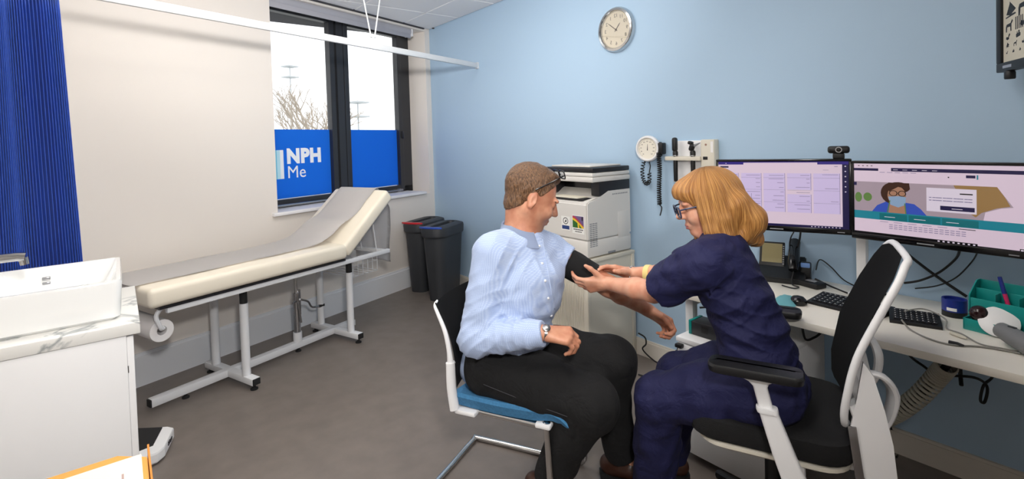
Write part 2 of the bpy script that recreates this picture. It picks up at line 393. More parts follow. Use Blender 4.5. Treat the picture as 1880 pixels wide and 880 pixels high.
# ---------------------------------------------------------------- sink unit
mm = mat('marble', 'e4e3df', .3)
nt = mm.node_tree; N = nt.nodes; tc = N.new('ShaderNodeTexCoord'); n1 = N.new('ShaderNodeTexNoise'); n1.inputs['Scale'].default_value = 3.0; n1.inputs['Detail'].default_value = 7; n1.inputs['Distortion'].default_value = 1.6
ad = N.new('ShaderNodeMath'); ad.operation = 'SUBTRACT'; ad.inputs[1].default_value = .5; ab = N.new('ShaderNodeMath'); ab.operation = 'ABSOLUTE'
rp = N.new('ShaderNodeValToRGB'); rp.color_ramp.elements[0].color = rgb('9a9fa0'); rp.color_ramp.elements[1].color = rgb('e6e5e1'); rp.color_ramp.elements[0].position = 0; rp.color_ramp.elements[1].position = .035
nt.links.new(tc.outputs['Object'], n1.inputs[0]); nt.links.new(n1.outputs[0], ad.inputs[0]); nt.links.new(ad.outputs[0], ab.inputs[0]); nt.links.new(ab.outputs[0], rp.inputs[0]); nt.links.new(rp.outputs[0], N['Principled BSDF'].inputs['Base Color'])
UX0, UX1, UY1 = 2.10, 2.70, -2.684
t = thing('vanity_cabinet', 'white floor-standing cabinet under the marble worktop', 'cabinet', ((UX0+UX1)/2, -3.0, 0))
obj('side_panel', b3(BM(), UX1-.022, UX1-.006, YF, UY1-.04, 0, .818, .002), 'white', t)
obj('side_panel', b3(BM(), UX0, UX0+.018, YF, UY1-.04, 0, .818, .002), 'white', t)
obj('carcass', b3(BM(), UX0+.018, UX1-.022, YF, UY1-.045, .08, .815), 'white', t, smooth=0)
obj('plinth', b3(BM(), UX0+.02, UX1-.03, YF, UY1-.08, 0, .08), 'grey', t, smooth=0)
for k in (0, 1):
    x0 = UX0+.004+k*.295; d = obj('door', b3(BM(), x0, x0+.291, UY1-.04, UY1-.02, .09, .812, .003), 'white', t)
    for z in (.20, .70): obj('hinge', b3(BM(), x0+(.2895 if k else -.003), x0+(.2935 if k else .0015), UY1-.047, UY1-.037, z-.012, z+.012), 'steel', d, smooth=0)
tag(obj('worktop', b3(BM(), 2.085, UX1, YF, UY1, .82, .86, .003), 'marble'), 'white marble-effect worktop with grey veins carrying the basin', 'worktop')
# vessel basin: outer tapered shell with hollow
SX0, SX1, SY0, SY1, SZ0, SZ1 = 2.10, 2.62, -3.19, -2.728, .8601, 1.0
def rr3(x0, x1, y0, y1, z, r): return [(p[0], p[1], z) for p in rrect(x1-x0, y1-y0, r, 4, (x0+x1)/2, (y0+y1)/2)]
bm = BM(); e = .02
rings(bm, [rr3(SX0+e, SX1-e, SY0+e, SY1-e, SZ0, .02), rr3(SX0+.008, SX1-.008, SY0+.008, SY1-.008, SZ0+.01, .025), rr3(SX0, SX1, SY0, SY1, SZ1-.01, .025), rr3(SX0+.004, SX1-.004, SY0+.004, SY1-.004, SZ1, .022),
   rr3(SX0+.016, SX1-.016, SY0+.075, SY1-.016, SZ1, .018), rr3(SX0+.022, SX1-.022, SY0+.085, SY1-.022, SZ1-.012, .018), rr3(SX0+.06, SX1-.06, SY0+.12, SY1-.07, SZ0+.035, .04), rr3(SX0+.09, SX1-.09, SY0+.15, SY1-.1, SZ0+.025, .04)])
t = thing('basin', 'white rectangular countertop basin on the marble worktop', 'sink', (2.38, -2.96, .86))
obj('bowl', bm, 'whitegloss', t, smooth=1)
b = BM(); lathe(b, [(.03, .886), (.03, .889), (.012, .891)], (2.38, -2.93, 0), None, 20); obj('drain', b, 'chrome', t)
b = BM(); b3(b, SX0+.032, SX0+.045, -2.98, -2.955, .95, .962, .002); b3(b, SX0+.032, SX0+.045, -2.98, -2.955, .93, .942, .002); obj('overflow', b, 'steel', t)
t = thing('tap', 'chrome lever tap over the basin', 'tap', (2.56, -3.17, 1.0))
tz = 1.105; te = onz(46, 470, tz); tx = te[0]
b = BM(); lathe(b, [(.03, 1.0), (.03, 1.006), (.022, 1.012), (.022, tz-.02), (.024, tz+.02), (.018, tz+.035)], (tx, -3.155, 0), None, 20); obj('tap_body', b, 'chrome', t)
b = BM(); tube(b, [A(tx, -3.155, tz), A(tx, te[1]-.02, tz), A(tx, te[1], tz-.004)], [.017, .0155, .0165], 16); cyl(b, A(tx, te[1]-.006, tz-.005), A(tx, te[1]-.002, tz-.03), .013, .012, 14); obj('spout', b, 'chrome', t)
b = BM(); tube(b, [A(tx, -3.155, tz+.035), A(tx, -3.19, tz+.075)], [.008, .006], 8); obj('lever', b, 'chrome', t)

# ---------------------------------------------------------------- examination couch (wall frame: along, out, up)
cth = thing('examination_couch', 'cream padded examination couch with raised headrest on a white steel frame by the window wall', 'couch', wpt(2.25, .43, 0), WA)
FO, NO = .13, .735
def couch_pad(s0, s1, o0, o1, t, nseg=10):
    """rounded pad in a local box: length along x, width y, thickness z from 0"""
    b = BM(); box(b, ((s0+s1)/2, (o0+o1)/2, t/2), (s1-s0, o1-o0, t), None, .028, 4); return b
b = couch_pad(1.815, 3.07, FO, NO, .105); b.transform(Matrix(([WD[0], WN[0], 0, 0], [WD[1], WN[1], 0, 0], [0, 0, 1, .65], [0, 0, 0, 1])))
obj('seat_pad', b, 'vinyl', cth)
ang = math.radians(40); hs, hz = 1.80, .655
e1 = -WD*math.cos(ang)+A(0,0,math.sin(ang)); e3 = WD*math.sin(ang)+A(0,0,math.cos(ang)); org = wpt(hs, 0, hz)
Mb = Matrix([[e1[i], WN[i], e3[i], org[i]] for i in range(3)]+[[0,0,0,1]])
b = couch_pad(.0, .59, FO, NO, .10); b.transform(Mb); obj('back_pad', b, 'vinyl', cth)
b = BM(); wbox(b, 1.83, 3.02, FO+.02, NO-.012, .637, .65); obj('pad_board', b, 'dark', cth, smooth=0)
for o in (.185, .70):
    b = BM(); wbox(b, 1.39, 2.98, o-.015, o+.015, .607, .637, .003); obj('side_rail', b, 'metalwhite', cth)
for s in (1.42, 1.80, 2.6): 
    b = BM(); wbox(b, s-.015, s+.015, .2, .685, .609, .635, .003); obj('cross_rail', b, 'metalwhite', cth)
b = BM(); wbox(b, 1.53, 2.965, .40, .45, .03, .075, .004); bar = obj('base_bar', b, 'metalwhite', cth)
b = BM(); wbox(b, 2.96, 2.972, .402, .448, .032, .073, .003); obj('end_cap', b, 'rubber', bar)
for s in (2.52, 1.715):
    b = BM(); wbox(b, s-.025, s+.025, .175, .715, .032, .073, .004); cb = obj('cross_foot', b, 'metalwhite', cth)
    b = BM(); wbox(b, s-.023, s+.023, .71, .722, .034, .071, .003); obj('end_cap', b, 'rubber', cb)
    for o in (.2, .69):
        b = BM(); p = wpt(s, o, 0); lathe(b, [(.022, 0), (.022, .008), (.01, .014), (.007, .035)], p, None, 14); obj('levelling_foot', b, 'rubber', cb)
    for o in (.275, .615):
        b = BM(); cyl(b, wpt(s, o, .07), wpt(s, o, .515), .025, seg=20); lg = obj('leg', b, 'metalwhite', cth)
        b = BM(); cyl(b, wpt(s, o, .515), wpt(s, o, .61), .022, seg=18); obj('sleeve', b, 'rubber', lg)
for s in (2.78, 2.03):
    b = BM(); lathe(b, [(.02, 0), (.02, .008), (.01, .014), (.007, .032)], wpt(s, .425, 0), None, 14); obj('levelling_foot', b, 'rubber', bar)
ps = 2.03
b = BM(); cyl(b, wpt(ps, .425, .07), wpt(ps, .425, .14), .03, seg=18); obj('pump_socket', b, 'metalwhite', cth)
b = BM(); cyl(b, wpt(ps, .425, .14), wpt(ps, .425, .42), .023, seg=18); cyl(b, wpt(ps-.03, .40, .25), wpt(ps-.03, .40, .43), .02, seg=14); pump = obj('hydraulic_pump', b, 'steel', cth)
b = BM(); cyl(b, wpt(ps, .425, .42), wpt(ps, .425, .62), .011, seg=12); obj('piston_rod', b, 'chrome', pump)
b = BM(); tube(b, [wpt(ps-.02, .44, .37), wpt(ps-.14, .36, .31), wpt(ps-.22, .30, .235), wpt(ps-.31, .29, .22)], .0075, 8, smooth=4); tube(b, [wpt(ps+.08, .5, .38), wpt(ps+.02, .47, .36), wpt(ps-.01, .46, .21)], .006, 8, smooth=4); obj('pedal_lever', b, 'steel', pump)
b = BM(); box(b, wpt(ps-.31, .29, .22), (.05, .02, .02), RW, .004); obj('pedal', b, 'rubber', pump)
# wire prop and paper tray behind the back pad
b = BM()
for o in (.25, .45, .62):
    tube(b, [wpt(1.44, o, .62), wpt(1.47, o, .84)], .005, 6)
for z, s0 in ((.47, 1.5), (.55, 1.5), (.61, 1.45)):
    tube(b, [wpt(1.44, .25, z), wpt(1.68, .25, z), wpt(1.68, .62, z), wpt(1.44, .62, z), wpt(1.44, .25, z)], .0035, 6)
for k in range(6): tube(b, [wpt(1.44+.048*k, .62, .61), wpt(1.44+.048*k, .62, .47), wpt(1.44+.048*k, .25, .47)], .003, 6)
obj('wire_tray', b, 'metalwhite', cth)
# roll holder under the foot end
b = BM()
tube(b, [wpt(2.98, .68, .645), wpt(3.02, .68, .60), wpt(3.0, .68, .53), wpt(2.985, .66, .525)], .011, 8, smooth=4); tube(b, [wpt(2.98, .20, .645), wpt(3.02, .20, .60), wpt(3.0, .20, .53), wpt(2.985, .22, .525)], .011, 8, smooth=4)
cyl(b, wpt(2.985, .205, .525), wpt(2.985, .675, .525), .009, seg=10); obj('roll_holder', b, 'metalwhite', cth)
b = BM(); prof = [(.058, 0), (.058, .42), (.024, .42), (.024, 0)]
R_ = np.array([np.cross(WN, A(0,0,1)), A(0,0,1), WN]).T
lathe(b, prof, wpt(2.985, .235, .508), R_, 28, closed=True); 
tag(obj('paper_roll', b, 'paper'), 'white roll of couch paper hanging under the foot of the couch', 'paper roll')
# couch paper: a long sheet over seat and back, hanging behind the head end
path = [(3.078, .66), (3.072, .742), (3.045, .759), (2.6, .759), (2.2, .761), (1.98, .770), (1.86, .81), (1.74, .885), (1.60, .995), (1.46, 1.098), (1.42, 1.128)]
back = org+e1*.585+e3*.103
pth = [np.array((s, 0, z)) for s, z in path[:-3]]
for d in (.30, .45, .575): q = org+e1*d+e3*.104; pth.append(np.array((np.dot(q, WD), 0, q[2])))
q = org+e1*.60+e3*.07; pth.append(np.array((np.dot(q, WD), 0, q[2])))
for s, z in ((1.28, .94), (1.275, .78), (1.29, .62), (1.28, .50)): pth.append(np.array((s, 0, z)))
pp = smoothpath(pth, 6)
b = BM(); V = []
for i, p in enumerate(pp):
    tt = i/(len(pp)-1); o0 = .20+.004*math.sin(i*.6); o1 = .60+.02*tt+.003*math.sin(i*.9)
    row = []
    for k in range(9):
        o = o0+(o1-o0)*k/8; wob = .0016*math.sin(i*1.3+k*1.1)+(.012*math.sin(k*1.4)*max(0, tt-.72)/.28)
        row.append(b.verts.new(Vector(wpt(p[0]-(wob if tt > .75 else 0), o, p[2]+(abs(wob) if tt < .75 else 0)+.0015))))
    V.append(row)
for i in range(len(V)-1):
    for j in range(8): b.faces.new((V[i][j], V[i][j+1], V[i+1][j+1], V[i+1][j]))
bmesh.ops.solidify(b, geom=list(b.faces), thickness=.0012)
tag(obj('paper_sheet', b, 'paper', smooth=2), 'long white disposable paper sheet laid over the couch', 'paper sheet')

# ---------------------------------------------------------------- weighing scale
t = thing('weighing_scale', 'low floor weighing scale with black platform and white body beside the cabinet', 'scale', (1.88, -2.71, 0), 0)
sc = [(1.725, -2.70), (1.80, -2.575), (1.835, -2.552), (2.0, -2.60), (2.035, -2.63), (2.06, -2.86), (1.76, -2.88)]
cxy = A(1.89, -2.72)
bm = BM(); ins = lambda k, z: [((p[0]-cxy[0])*k+cxy[0], (p[1]-cxy[1])*k+cxy[1], z) for p in sc]
rings(bm, [ins(.96, .008), ins(1, .016), ins(1, .052), ins(.985, .06)]); obj('scale_body', bm, 'white', t, smooth=0)
bm = BM(); top = [(1.70, -2.72), (1.795, -2.592), (1.96, -2.64), (2.0, -2.85), (1.78, -2.86)]
rings(bm, [[((p[0]-cxy[0])*.96+cxy[0], (p[1]-cxy[1])*.96+cxy[1], z) for p in top] for z in (.059, .064)]); obj('platform_mat', bm, 'rubber', t, smooth=0)
p0, p1 = A(1.835, -2.552, .034), A(2.0, -2.60, .034); d = unit(p1-p0); nn = unit(A(-d[1], d[0], 0)); mid = (p0+p1)/2+nn*.0015
Rb = np.array([d, nn, A(0,0,1)]).T; b = BM(); box(b, mid-d*.025, (.03, .003, .014), Rb); box(b, mid+d*.015, (.028, .003, .007), Rb); box(b, mid+d*.015+A(0,0,.011), (.028, .003, .005), Rb); obj('display_window', b, 'dark', t, smooth=0)
b = BM()
for x, y in ((1.80, -2.63), (1.98, -2.65), (1.82, -2.83), (2.0, -2.83)): lathe(b, [(.02, 0), (.02, .01)], (x, y, 0), None, 12)
obj('rubber_foot', b, 'rubber', t)

# ---------------------------------------------------------------- trolley (below the frame) with the orange folder
fz = .75; c0, c1, c2 = onz(276, 836, fz), onz(92, 880, fz), onz(288, 880, fz)
FX0, FX1, FY0, FY1 = 3.405, 3.74, -2.93, -2.692
t = thing('side_trolley', 'small white trolley under the orange folder in front of the cabinet', 'trolley', (3.6, -2.86, 0))
obj('trolley_top', b3(BM(), 3.46, 3.84, -3.12, -2.715, .69, .715, .004), 'white', t)
obj('trolley_shelf', b3(BM(), 3.47, 3.83, -3.11, -2.725, .25, .27, .004), 'white', t)
for x in (3.48, 3.82):
    for y in (-3.10, -2.735):
        b = BM(); cyl(b, (x, y, .04), (x, y, .69), .01, seg=10); obj('leg', b, 'metalwhite', t)
        b = BM(); lathe(b, [(.012, 0), (.02, .008), (.02, .032), (.012, .04)], (x, y, 0), None, 12); obj('castor', b, 'rubber', t)
t = thing('document_folder', 'open orange card folder holding loose papers in front of the cabinet', 'folder', (3.57, -2.81, .715))
bm = BM(); b3(bm, FX0, FX1, FY0, FY1, .7155, .7185); b3(bm, FX0, FX1, FY1-.004, FY1, .7155, .752); obj('folder_back', bm, 'orange2', t, smooth=0)
b = BM(); prism(b, [(FX0, FY0), (FX1, FY0), (FX1, FY1-.006), (FX0+.05, FY1-.006), (FX0, FY1-.06)], .744, .747); obj('folder_cover', b, 'orange', t, smooth=0)
for k in range(4):
    b = BM(); x0 = FX0+.02+.006*k; b3(b, x0, FX1-.004, FY0+.004, FY1-.007-.002*k, .7188+.0064*k, .7245+.0064*k); obj('paper_stack', b, 'sheet', t, smooth=0)
b = BM(); b3(b, FX0+.03, FX1, FY0+.005, FY1-.016, .7472, .7486); ps_ = obj('top_sheet', b, 'sheet', t, smooth=0)
mat('ink', 'b49a94', .7); b = BM()
for k, (x, y, l) in enumerate(((3.50, -2.80, .04), (3.505, -2.77, .03), (3.50, -2.745, .05), (3.53, -2.78, .06))): b3(b, x, x+l, y, y+.004, .7487, .7489)
obj('handwriting', b, 'ink', ps_, smooth=0)

# ---------------------------------------------------------------- waste bins
def waste_bin(near, ax, label, tip):
    ax = unit(A(ax[0], ax[1], 0)); sd = np.cross(A(0,0,1), ax); ln = .44; c = A(near[0], near[1], 0)+ax*ln/2
    t = thing('waste_bin', label, 'bin', c, math.atan2(ax[1], ax[0]), 'slim recycling bins in the corner'); t_R = np.array([ax, sd, A(0,0,1)]).T
    def ring(l, wd_, z, r=.05): return [c+t_R@np.array([p[0]*1.14, p[1]*1.06, z*1.08]) for p in rrect(l, wd_, r, 5)]
    b = BM(); rings(b, [ring(.31, .16, 0, .06), ring(.315, .165, .012, .065), ring(.40, .22, .56, .085)]); obj('bin_body', b, 'bin', t)
    b = BM(); rings(b, [ring(.405, .225, .545, .09), ring(.43, .25, .56, .10), ring(.435, .255, .61, .10), ring(.425, .245, .632, .095), ring(.36, .17, .645, .07), ring(.33, .075, .640, .035), ring(.32, .06, .60, .028)]); lid = obj('bin_lid', b, 'bin', t)
    b = BM(); rings(b, [ring(.325, .068, .599, .03), ring(.325, .068, .603, .03)]); obj('slot_opening', b, 'rubber', lid, smooth=0)
    b = BM(); pts = [(-.21+.09*(1-math.cos(a))*.5, .085*math.sin(a)) for a in np.linspace(-1.9, 1.9, 11)]
    out = [(-.185-.033*math.cos(a), .115*math.sin(a)) for a in np.linspace(-1.35, 1.35, 12)]; inn = [(-.168-.014*math.cos(a), .05*math.sin(a)) for a in np.linspace(1.35, -1.35, 12)]
    prism(b, [(x*1.14, y*1.06) for x, y in out+inn], .632*1.08, .6445*1.08, c, t_R); obj('coloured_tip', b, tip, lid, label='red lid marking' if tip == 'binred' else 'blue lid marking')
waste_bin((.415, -.49), (-.48, .86), 'slim dark grey waste bin with red lid marking in the room corner', 'binred')
waste_bin((.80, -.50), (-.48, .86), 'slim dark grey waste bin with blue lid marking behind the seated man', 'binblue')

# ---------------------------------------------------------------- tambour cupboard and printer
CX0, CX1, CYF, CZ = 2.24, 2.725, -.475, .705
t = thing('tambour_cupboard', 'cream low tambour-door cupboard carrying the printer', 'cupboard', (2.48, -.25, 0))
obj('cupboard_top', b3(BM(), CX0-.004, CX1+.004, CYF-.004, -.02, CZ-.022, CZ, .003), 'cupboard', t)
obj('side_panel', b3(BM(), CX1-.016, CX1-.006, CYF+.02, -.04, .02, CZ-.022), 'cupboard', t, smooth=0, label='plain recessed side panel')
obj('side_panel', b3(BM(), CX0, CX0+.016, CYF, -.02, .0, CZ-.022), 'cupboard', t, smooth=0)
for y0, y1 in ((CYF, CYF+.03), (-.05, -.02)): obj('corner_post', b3(BM(), CX1-.03, CX1, y0, y1, 0, CZ-.022, .003), 'cupboard', t)
obj('back_panel', b3(BM(), CX0+.016, CX1-.03, -.03, -.021, .02, CZ-.022), 'cupboard', t, smooth=0)
obj('plinth', b3(BM(), CX0+.016, CX1-.03, CYF+.01, -.03, 0, .05), 'cupboard', t, smooth=0)
b = BM(); n = 30; pts = []
for k in range(n):
    x = CX0+.016+(CX1-.03-CX0-.016)*k/n; dx = (CX1-.03-CX0-.016)/n
    pts += [(x, CYF+.012), (x+dx*.15, CYF+.004), (x+dx*.8, CYF+.004), (x+dx*.95, CYF+.012)]
pts += [(CX1-.03, CYF+.02), (CX0+.016, CYF+.02)]; prism(b, pts, .05, CZ-.022); obj('tambour_shutter', b, 'cupboard', t, smooth=0, kind='stuff')
PX0, PX1, PYF, PYB = 2.255, 2.715, -.455, -.035; pz = CZ
t = thing('multifunction_printer', 'large off-white multifunction printer with dark scanner lid on the cupboard', 'printer', (2.48, -.24, CZ))
def pr(x0, x1, y0, y1, z0, z1, bev=.008): return b3(BM(), x0, x1, y0, y1, z0, z1, bev)
obj('lower_tray', pr(PX0, PX1, PYF, PYB, pz+.008, pz+.115, .012), 'printer', t)
b = BM()
rings(b, [[(PX0, y, z) for y, z in ((PYF, pz+.117), (PYB, pz+.117), (PYB, pz+.42), (PYF+.20, pz+.42), (PYF+.13, pz+.375), (PYF+.02, pz+.36), (PYF, pz+.345))], [(PX1, y, z) for y, z in ((PYF, pz+.117), (PYB, pz+.117), (PYB, pz+.42), (PYF+.20, pz+.42), (PYF+.13, pz+.375), (PYF+.02, pz+.36), (PYF, pz+.345))]])
bmesh.ops.bevel(b, geom=list(b.edges), offset=.007, segments=2, affect='EDGES'); body = obj('printer_body', b, 'printer', t)
obj('output_tray', pr(PX0+.03, PX1-.05, PYF+.012, PYF+.22, pz+.362, pz+.372, .003), 'dark', t)
obj('output_sheet', b3(BM(), PX0+.06, PX1-.10, PYF+.02, PYF+.18, pz+.3725, pz+.3765), 'sheet', t, smooth=0)
obj('output_bay', pr(PX0+.01, PX1-.06, PYF+.21, PYB, pz+.375, pz+.475, .004), 'blackgloss', t)
obj('bay_side', pr(PX1-.075, PX1-.004, PYF+.12, PYB, pz+.385, pz+.475, .006), 'dark', t)
obj('bay_side', pr(PX0+.004, PX0+.05, PYF+.12, PYB, pz+.385, pz+.475, .006), 'dark', t)
obj('scanner_unit', pr(PX0-.002, PX1+.002, PYF+.055, PYB, pz+.475, pz+.508, .008), 'printer', t)
obj('scanner_deck', pr(PX0+.002, PX1-.002, PYF+.06, PYB, pz+.510, pz+.534, .006), 'printer', t)
obj('control_panel', pr(PX0-.01, PX0+.12, PYF+.0, PYF+.06, pz+.475, pz+.51, .006), 'dark', t)
obj('scanner_lid', pr(PX0+.004, PX1-.004, PYF+.065, PYB, pz+.536, pz+.566, .006), 'dark', t)
obj('document_feeder', pr(PX0+.04, PX1-.06, PYF+.10, PYB-.02, pz+.567, pz+.577, .004), 'printer', t)
b = BM()
for r in range(13):
    for c in range(3): b3(b, PX1-.0005, PX1+.0012, PYF+.022+.024*c, PYF+.041+.024*c, pz+.075+.0118*r, pz+.0805+.0118*r)
obj('vent_slot', b, 'grey', body, smooth=0, kind='stuff')
obj('access_panel', b3(BM(), PX1-.001, PX1+.0012, -.17, -.055, pz+.10, pz+.27, .001), 'printer', body)
obj('side_latch', b3(BM(), PX1-.001, PX1+.003, -.27, -.20, pz+.012, pz+.026, .002), 'grey', t)

b = BM(); 
for k in range(9): b3(b, PX1-.0003, PX1+.0006, -.215+.017*k, -.204+.017*k, pz+.385, pz+.393)
obj('model_print', b, 'grey', t, smooth=0, kind='stuff')
# rainbow sticker on the printer front (facing the room)
for m_, c_ in (('st_white', 'f0f0ec'), ('st_green', '2f6a2c'), ('st_yellow', 'e6c234'), ('st_red', 'b53a52'), ('st_purple', '6f5a8c'), ('st_dark', '1c1c22'), ('st_blue', '28407a')): mat(m_, c_, .4)
sx0, sz0, sw, sh = 2.585, pz+.155, .105, .115
it = [(0,0,sw,sh,0), (.004,.036,sw-.004,sh-.004,4), ([(.004,.036),(sw-.004,.036),(sw-.004,.05),(.03,.105),(.004,.111)],3), ([(.004,.036),(sw-.004,.036),(sw-.004,.044),(.03,.09),(.004,.098)],2), ([(.004,.036),(.085,.036),(.06,.06),(.03,.075),(.004,.085)],1), ([(.05,.036),(.064,.036),(.058,.062),(.047,.066)],2), (sw-.022,.085,sw-.01,.108,5)]
for k in range(7): it.append((.012+.012*k, .022, .021+.012*k, .029, 5))
for k in range(5): it.append((.025+.012*k, .009, .034+.012*k, .015, 5))
obj('sticker', quads(it, (sx0, PYF-.0006, sz0), (1,0,0), (0,0,1), (0,-1,0)), ['st_white', 'st_green', 'st_yellow', 'st_red', 'st_purple', 'st_dark', 'st_blue'], body, smooth=0, label='colourful rainbow sticker')
it = [(0,0,.08,.09,0), (.006,.006,.074,.03,6), (ell2(.04,.06,.024,.022),5), (ell2(.04,.06,.019,.017),0), ([(.03,.05),(.05,.055),(.045,.072)],5)]
obj('sticker', quads(it, (sx0-.10, PYF-.0006, sz0+.01), (1,0,0), (0,0,1), (0,-1,0)), ['st_white', 'st_green', 'st_yellow', 'st_red', 'st_purple', 'st_dark', 'st_blue'], body, smooth=0, label='white sticker with a dark circle')

# ---------------------------------------------------------------- wall clock (its numerals read mirrored in the photograph)
RY = np.array([A(1,0,0), A(0,0,1), A(0,-1,0)]).T           # local z -> -Y (out of the blue wall)
cc = ony(1134.5, 55, 0); cc[1] = -.001; cr = .152
t = thing('wall_clock', 'round silver-rimmed wall clock with cream face on the blue wall', 'clock', (cc[0], -.001, cc[2]))
b = BM(); lathe(b, [(cr-.012, 0), (cr, .006), (cr, .022), (cr-.008, .036), (cr-.022, .038), (cr-.03, .026), (cr-.03, .0)], cc, RY, 56, closed=True); obj('clock_rim', b, 'chrome', t)
mat('clockface', 'e3d9c4', .5); b = BM(); lathe(b, [(cr-.029, .004), (cr-.029, .018)], cc, RY, 48); obj('clock_face', b, 'clockface', t)
mat('numeral', '4e463c', .6)
for n in range(1, 13):
    an = math.radians(-30*n); p = cc+A(math.sin(an)*.094, -.0186, math.cos(an)*.094)
    obj('numeral', text_bm(str(n), .034, p, (1,0,0), (0,0,1), .0003, 0, True), 'numeral', t, smooth=0)
def hand(ang, ln, wdt, z):
    b = BM(); d = A(math.sin(ang), 0, math.cos(ang)); s = A(math.cos(ang), 0, -math.sin(ang))
    pts = [(-.016, wdt*.6), (ln*.7, wdt*.7), (ln, .0006)]
    ring = [cc+d*u+s*v for u, v in pts]+[cc+d*u-s*v for u, v in reversed(pts)]
    rings(b, [[p+A(0,-z,0) for p in ring], [p+A(0,-z-.001,0) for p in ring]]); return b
obj('hour_hand', hand(math.radians(42), .055, .0045, .0195), 'numeral', t, smooth=0)
obj('minute_hand', hand(math.radians(-52), .085, .0035, .0215), 'numeral', t, smooth=0)
b = BM(); lathe(b, [(.006, .0185), (.006, .024)], cc, RY, 16); obj('hand_pin', b, 'numeral', t)
b = BM(); lathe(b, [(cr-.028, .030), (cr-.028, .0315)], cc, RY, 48); obj('clock_glass', b, 'clockglass', t, smooth=0)

# ---------------------------------------------------------------- wall blood pressure gauge
dc = ony(1189, 273, -.05); gr = .083
t = thing('pressure_gauge', 'round white dial blood pressure gauge with coiled black tubes on the blue wall', 'gauge', (dc[0], -.002, dc[2]))
tilt = rotz(math.radians(8)); RG = tilt@RY; gdir = RG@A(0,0,1)
b = BM(); b3(b, dc[0]-.02, dc[0]+.075, -.03, 0, dc[2]-.05, dc[2]+.04, .004); obj('wall_mount', b, 'black', t)
b = BM(); b3(b, dc[0]+.072, dc[0]+.108, -.048, -.005, dc[2]-.035, dc[2]+.035, .006); obj('tube_bracket', b, 'black', t)
b = BM(); lathe(b, [(gr*.8, -.022), (gr, -.015), (gr, .004), (gr-.006, .012), (gr-.013, .012), (gr-.016, .006), (gr-.016, -.022)], dc, RG, 44, closed=True); obj('dial_rim', b, 'white', t)
mat('dialface', 'ece6d8', .5); b = BM(); lathe(b, [(gr-.015, -.02), (gr-.015, .002)], dc, RG, 40); face = obj('dial_face', b, 'dialface', t)
b = BM()
for k in range(60):
    an = math.radians(-140+280*k/59); r0, r1 = (.054, .063) if k % 5 == 0 else (.058, .062)
    d = RG@A(math.sin(an), math.cos(an), 0); s = RG@A(math.cos(an), -math.sin(an), 0)
    b.faces.new([b.verts.new(Vector(dc+gdir*.0024+d*r+s*v)) for r, v in ((r0,-.0006),(r1,-.0006),(r1,.0006),(r0,.0006))])
obj('dial_tick', b, 'numeral', face, smooth=0, kind='stuff')
for k in range(0, 11):
    an = math.radians(-140+28*k); d = RG@A(math.sin(an), math.cos(an), 0)
    obj('numeral', text_bm(str(20*k+20), .010, dc+gdir*.0022+d*.046, RG@A(1,0,0), RG@A(0,1,0), .0002, 0, True), 'numeral', face, smooth=0)
b = BM(); d = RG@A(.05, 1, 0); s = RG@A(1, -.05, 0); b.faces.new([b.verts.new(Vector(dc+gdir*.003+d*r+s*v)) for r, v in ((-.012,.003),(.03,.0008),(.03,-.0008),(-.012,-.003))]); obj('needle', b, 'black', face, smooth=0)
def coil(path, R, turns, r, n=None):
    pp = smoothpath(path, 12); n = int(turns*10); out = []; L_ = len(pp)-1; x = None
    for i in range(n+1):
        u = i/n*L_; k = min(int(u), L_-1); p = pp[k]*(1-(u-k))+pp[k+1]*(u-k); d = unit(pp[min(k+1, L_)]-pp[max(k-1, 0)] if k else pp[1]-pp[0])
        if x is None: x, y, _ = frame_of(d)
        else: x = unit(x-d*np.dot(x, d)); y = np.cross(d, x)
        a = 2*math.pi*i/10; out.append(p+R*(x*math.cos(a)+y*math.sin(a)))
    b = BM(); tube(b, out, r, 5); return b
yy = -.045
def W(px, py, y=yy): return ony(px, py, y)
b = coil([W(1182,297), W(1179,312), W(1181,328), W(1186,337), W(1192,333), W(1192,318)], .011, 15, .0032); tube(b, [W(1192,318), W(1194,305), W(1192,296)], .003, 6); tube(b, [W(1183,300), W(1184,292)], .003, 6); obj('coiled_tube', b, 'rubber', t)
b = coil([W(1209,280), W(1211,310), W(1210,345), W(1211,376)], .012, 26, .0036); tube(b, [W(1211,376), W(1215,382), W(1212,396)], .0035, 6, smooth=4); obj('coiled_tube', b, 'rubber', t)

# ---------------------------------------------------------------- diagnostic wall station
dx0, dx1 = ony(1237, 270, -.01)[0], ony(1319, 270, -.01)[0]; dzt = ony(1300, 256, -.02)[2]; dzb = 1.17
t = thing('diagnostic_station', 'cream wall-mounted diagnostic instrument station beside the monitors', 'wall station', ((dx0+dx1)/2, -.002, dzb))
xm = ony(1292, 300, -.03)[0]; zl = ony(1260, 291, -.04)[2]
obj('back_plate', b3(BM(), dx0, xm, -.02, 0, dzb, dzt-.005, .004), 'white', t)
obj('control_housing', b3(BM(), xm-.005, dx1, -.055, 0, dzb, dzt, .008), 'cupboard', t)
b = BM(); b3(b, dx0-.025, xm, -.07, -.015, zl-.012, zl+.012, .004); obj('handle_ledge', b, 'cupboard', t)
obj('indicator_window', b3(BM(), xm+.012, xm+.04, -.0575, -.054, zl-.006, zl+.012, .001), 'black', t)
b = BM(); p = A((xm+dx1)/2-.01, -.0555, dzt-.03); lathe(b, [(.006, 0), (.006, .002)], p, RY, 12); mat('brown', '9c7a6a', .5); obj('emblem', b, 'brown', t)
obj('side_label', b3(BM(), dx1-.022, dx1-.006, -.0562, -.0548, dzt-.075, dzt-.012), 'paper', t, smooth=0)
b = BM()
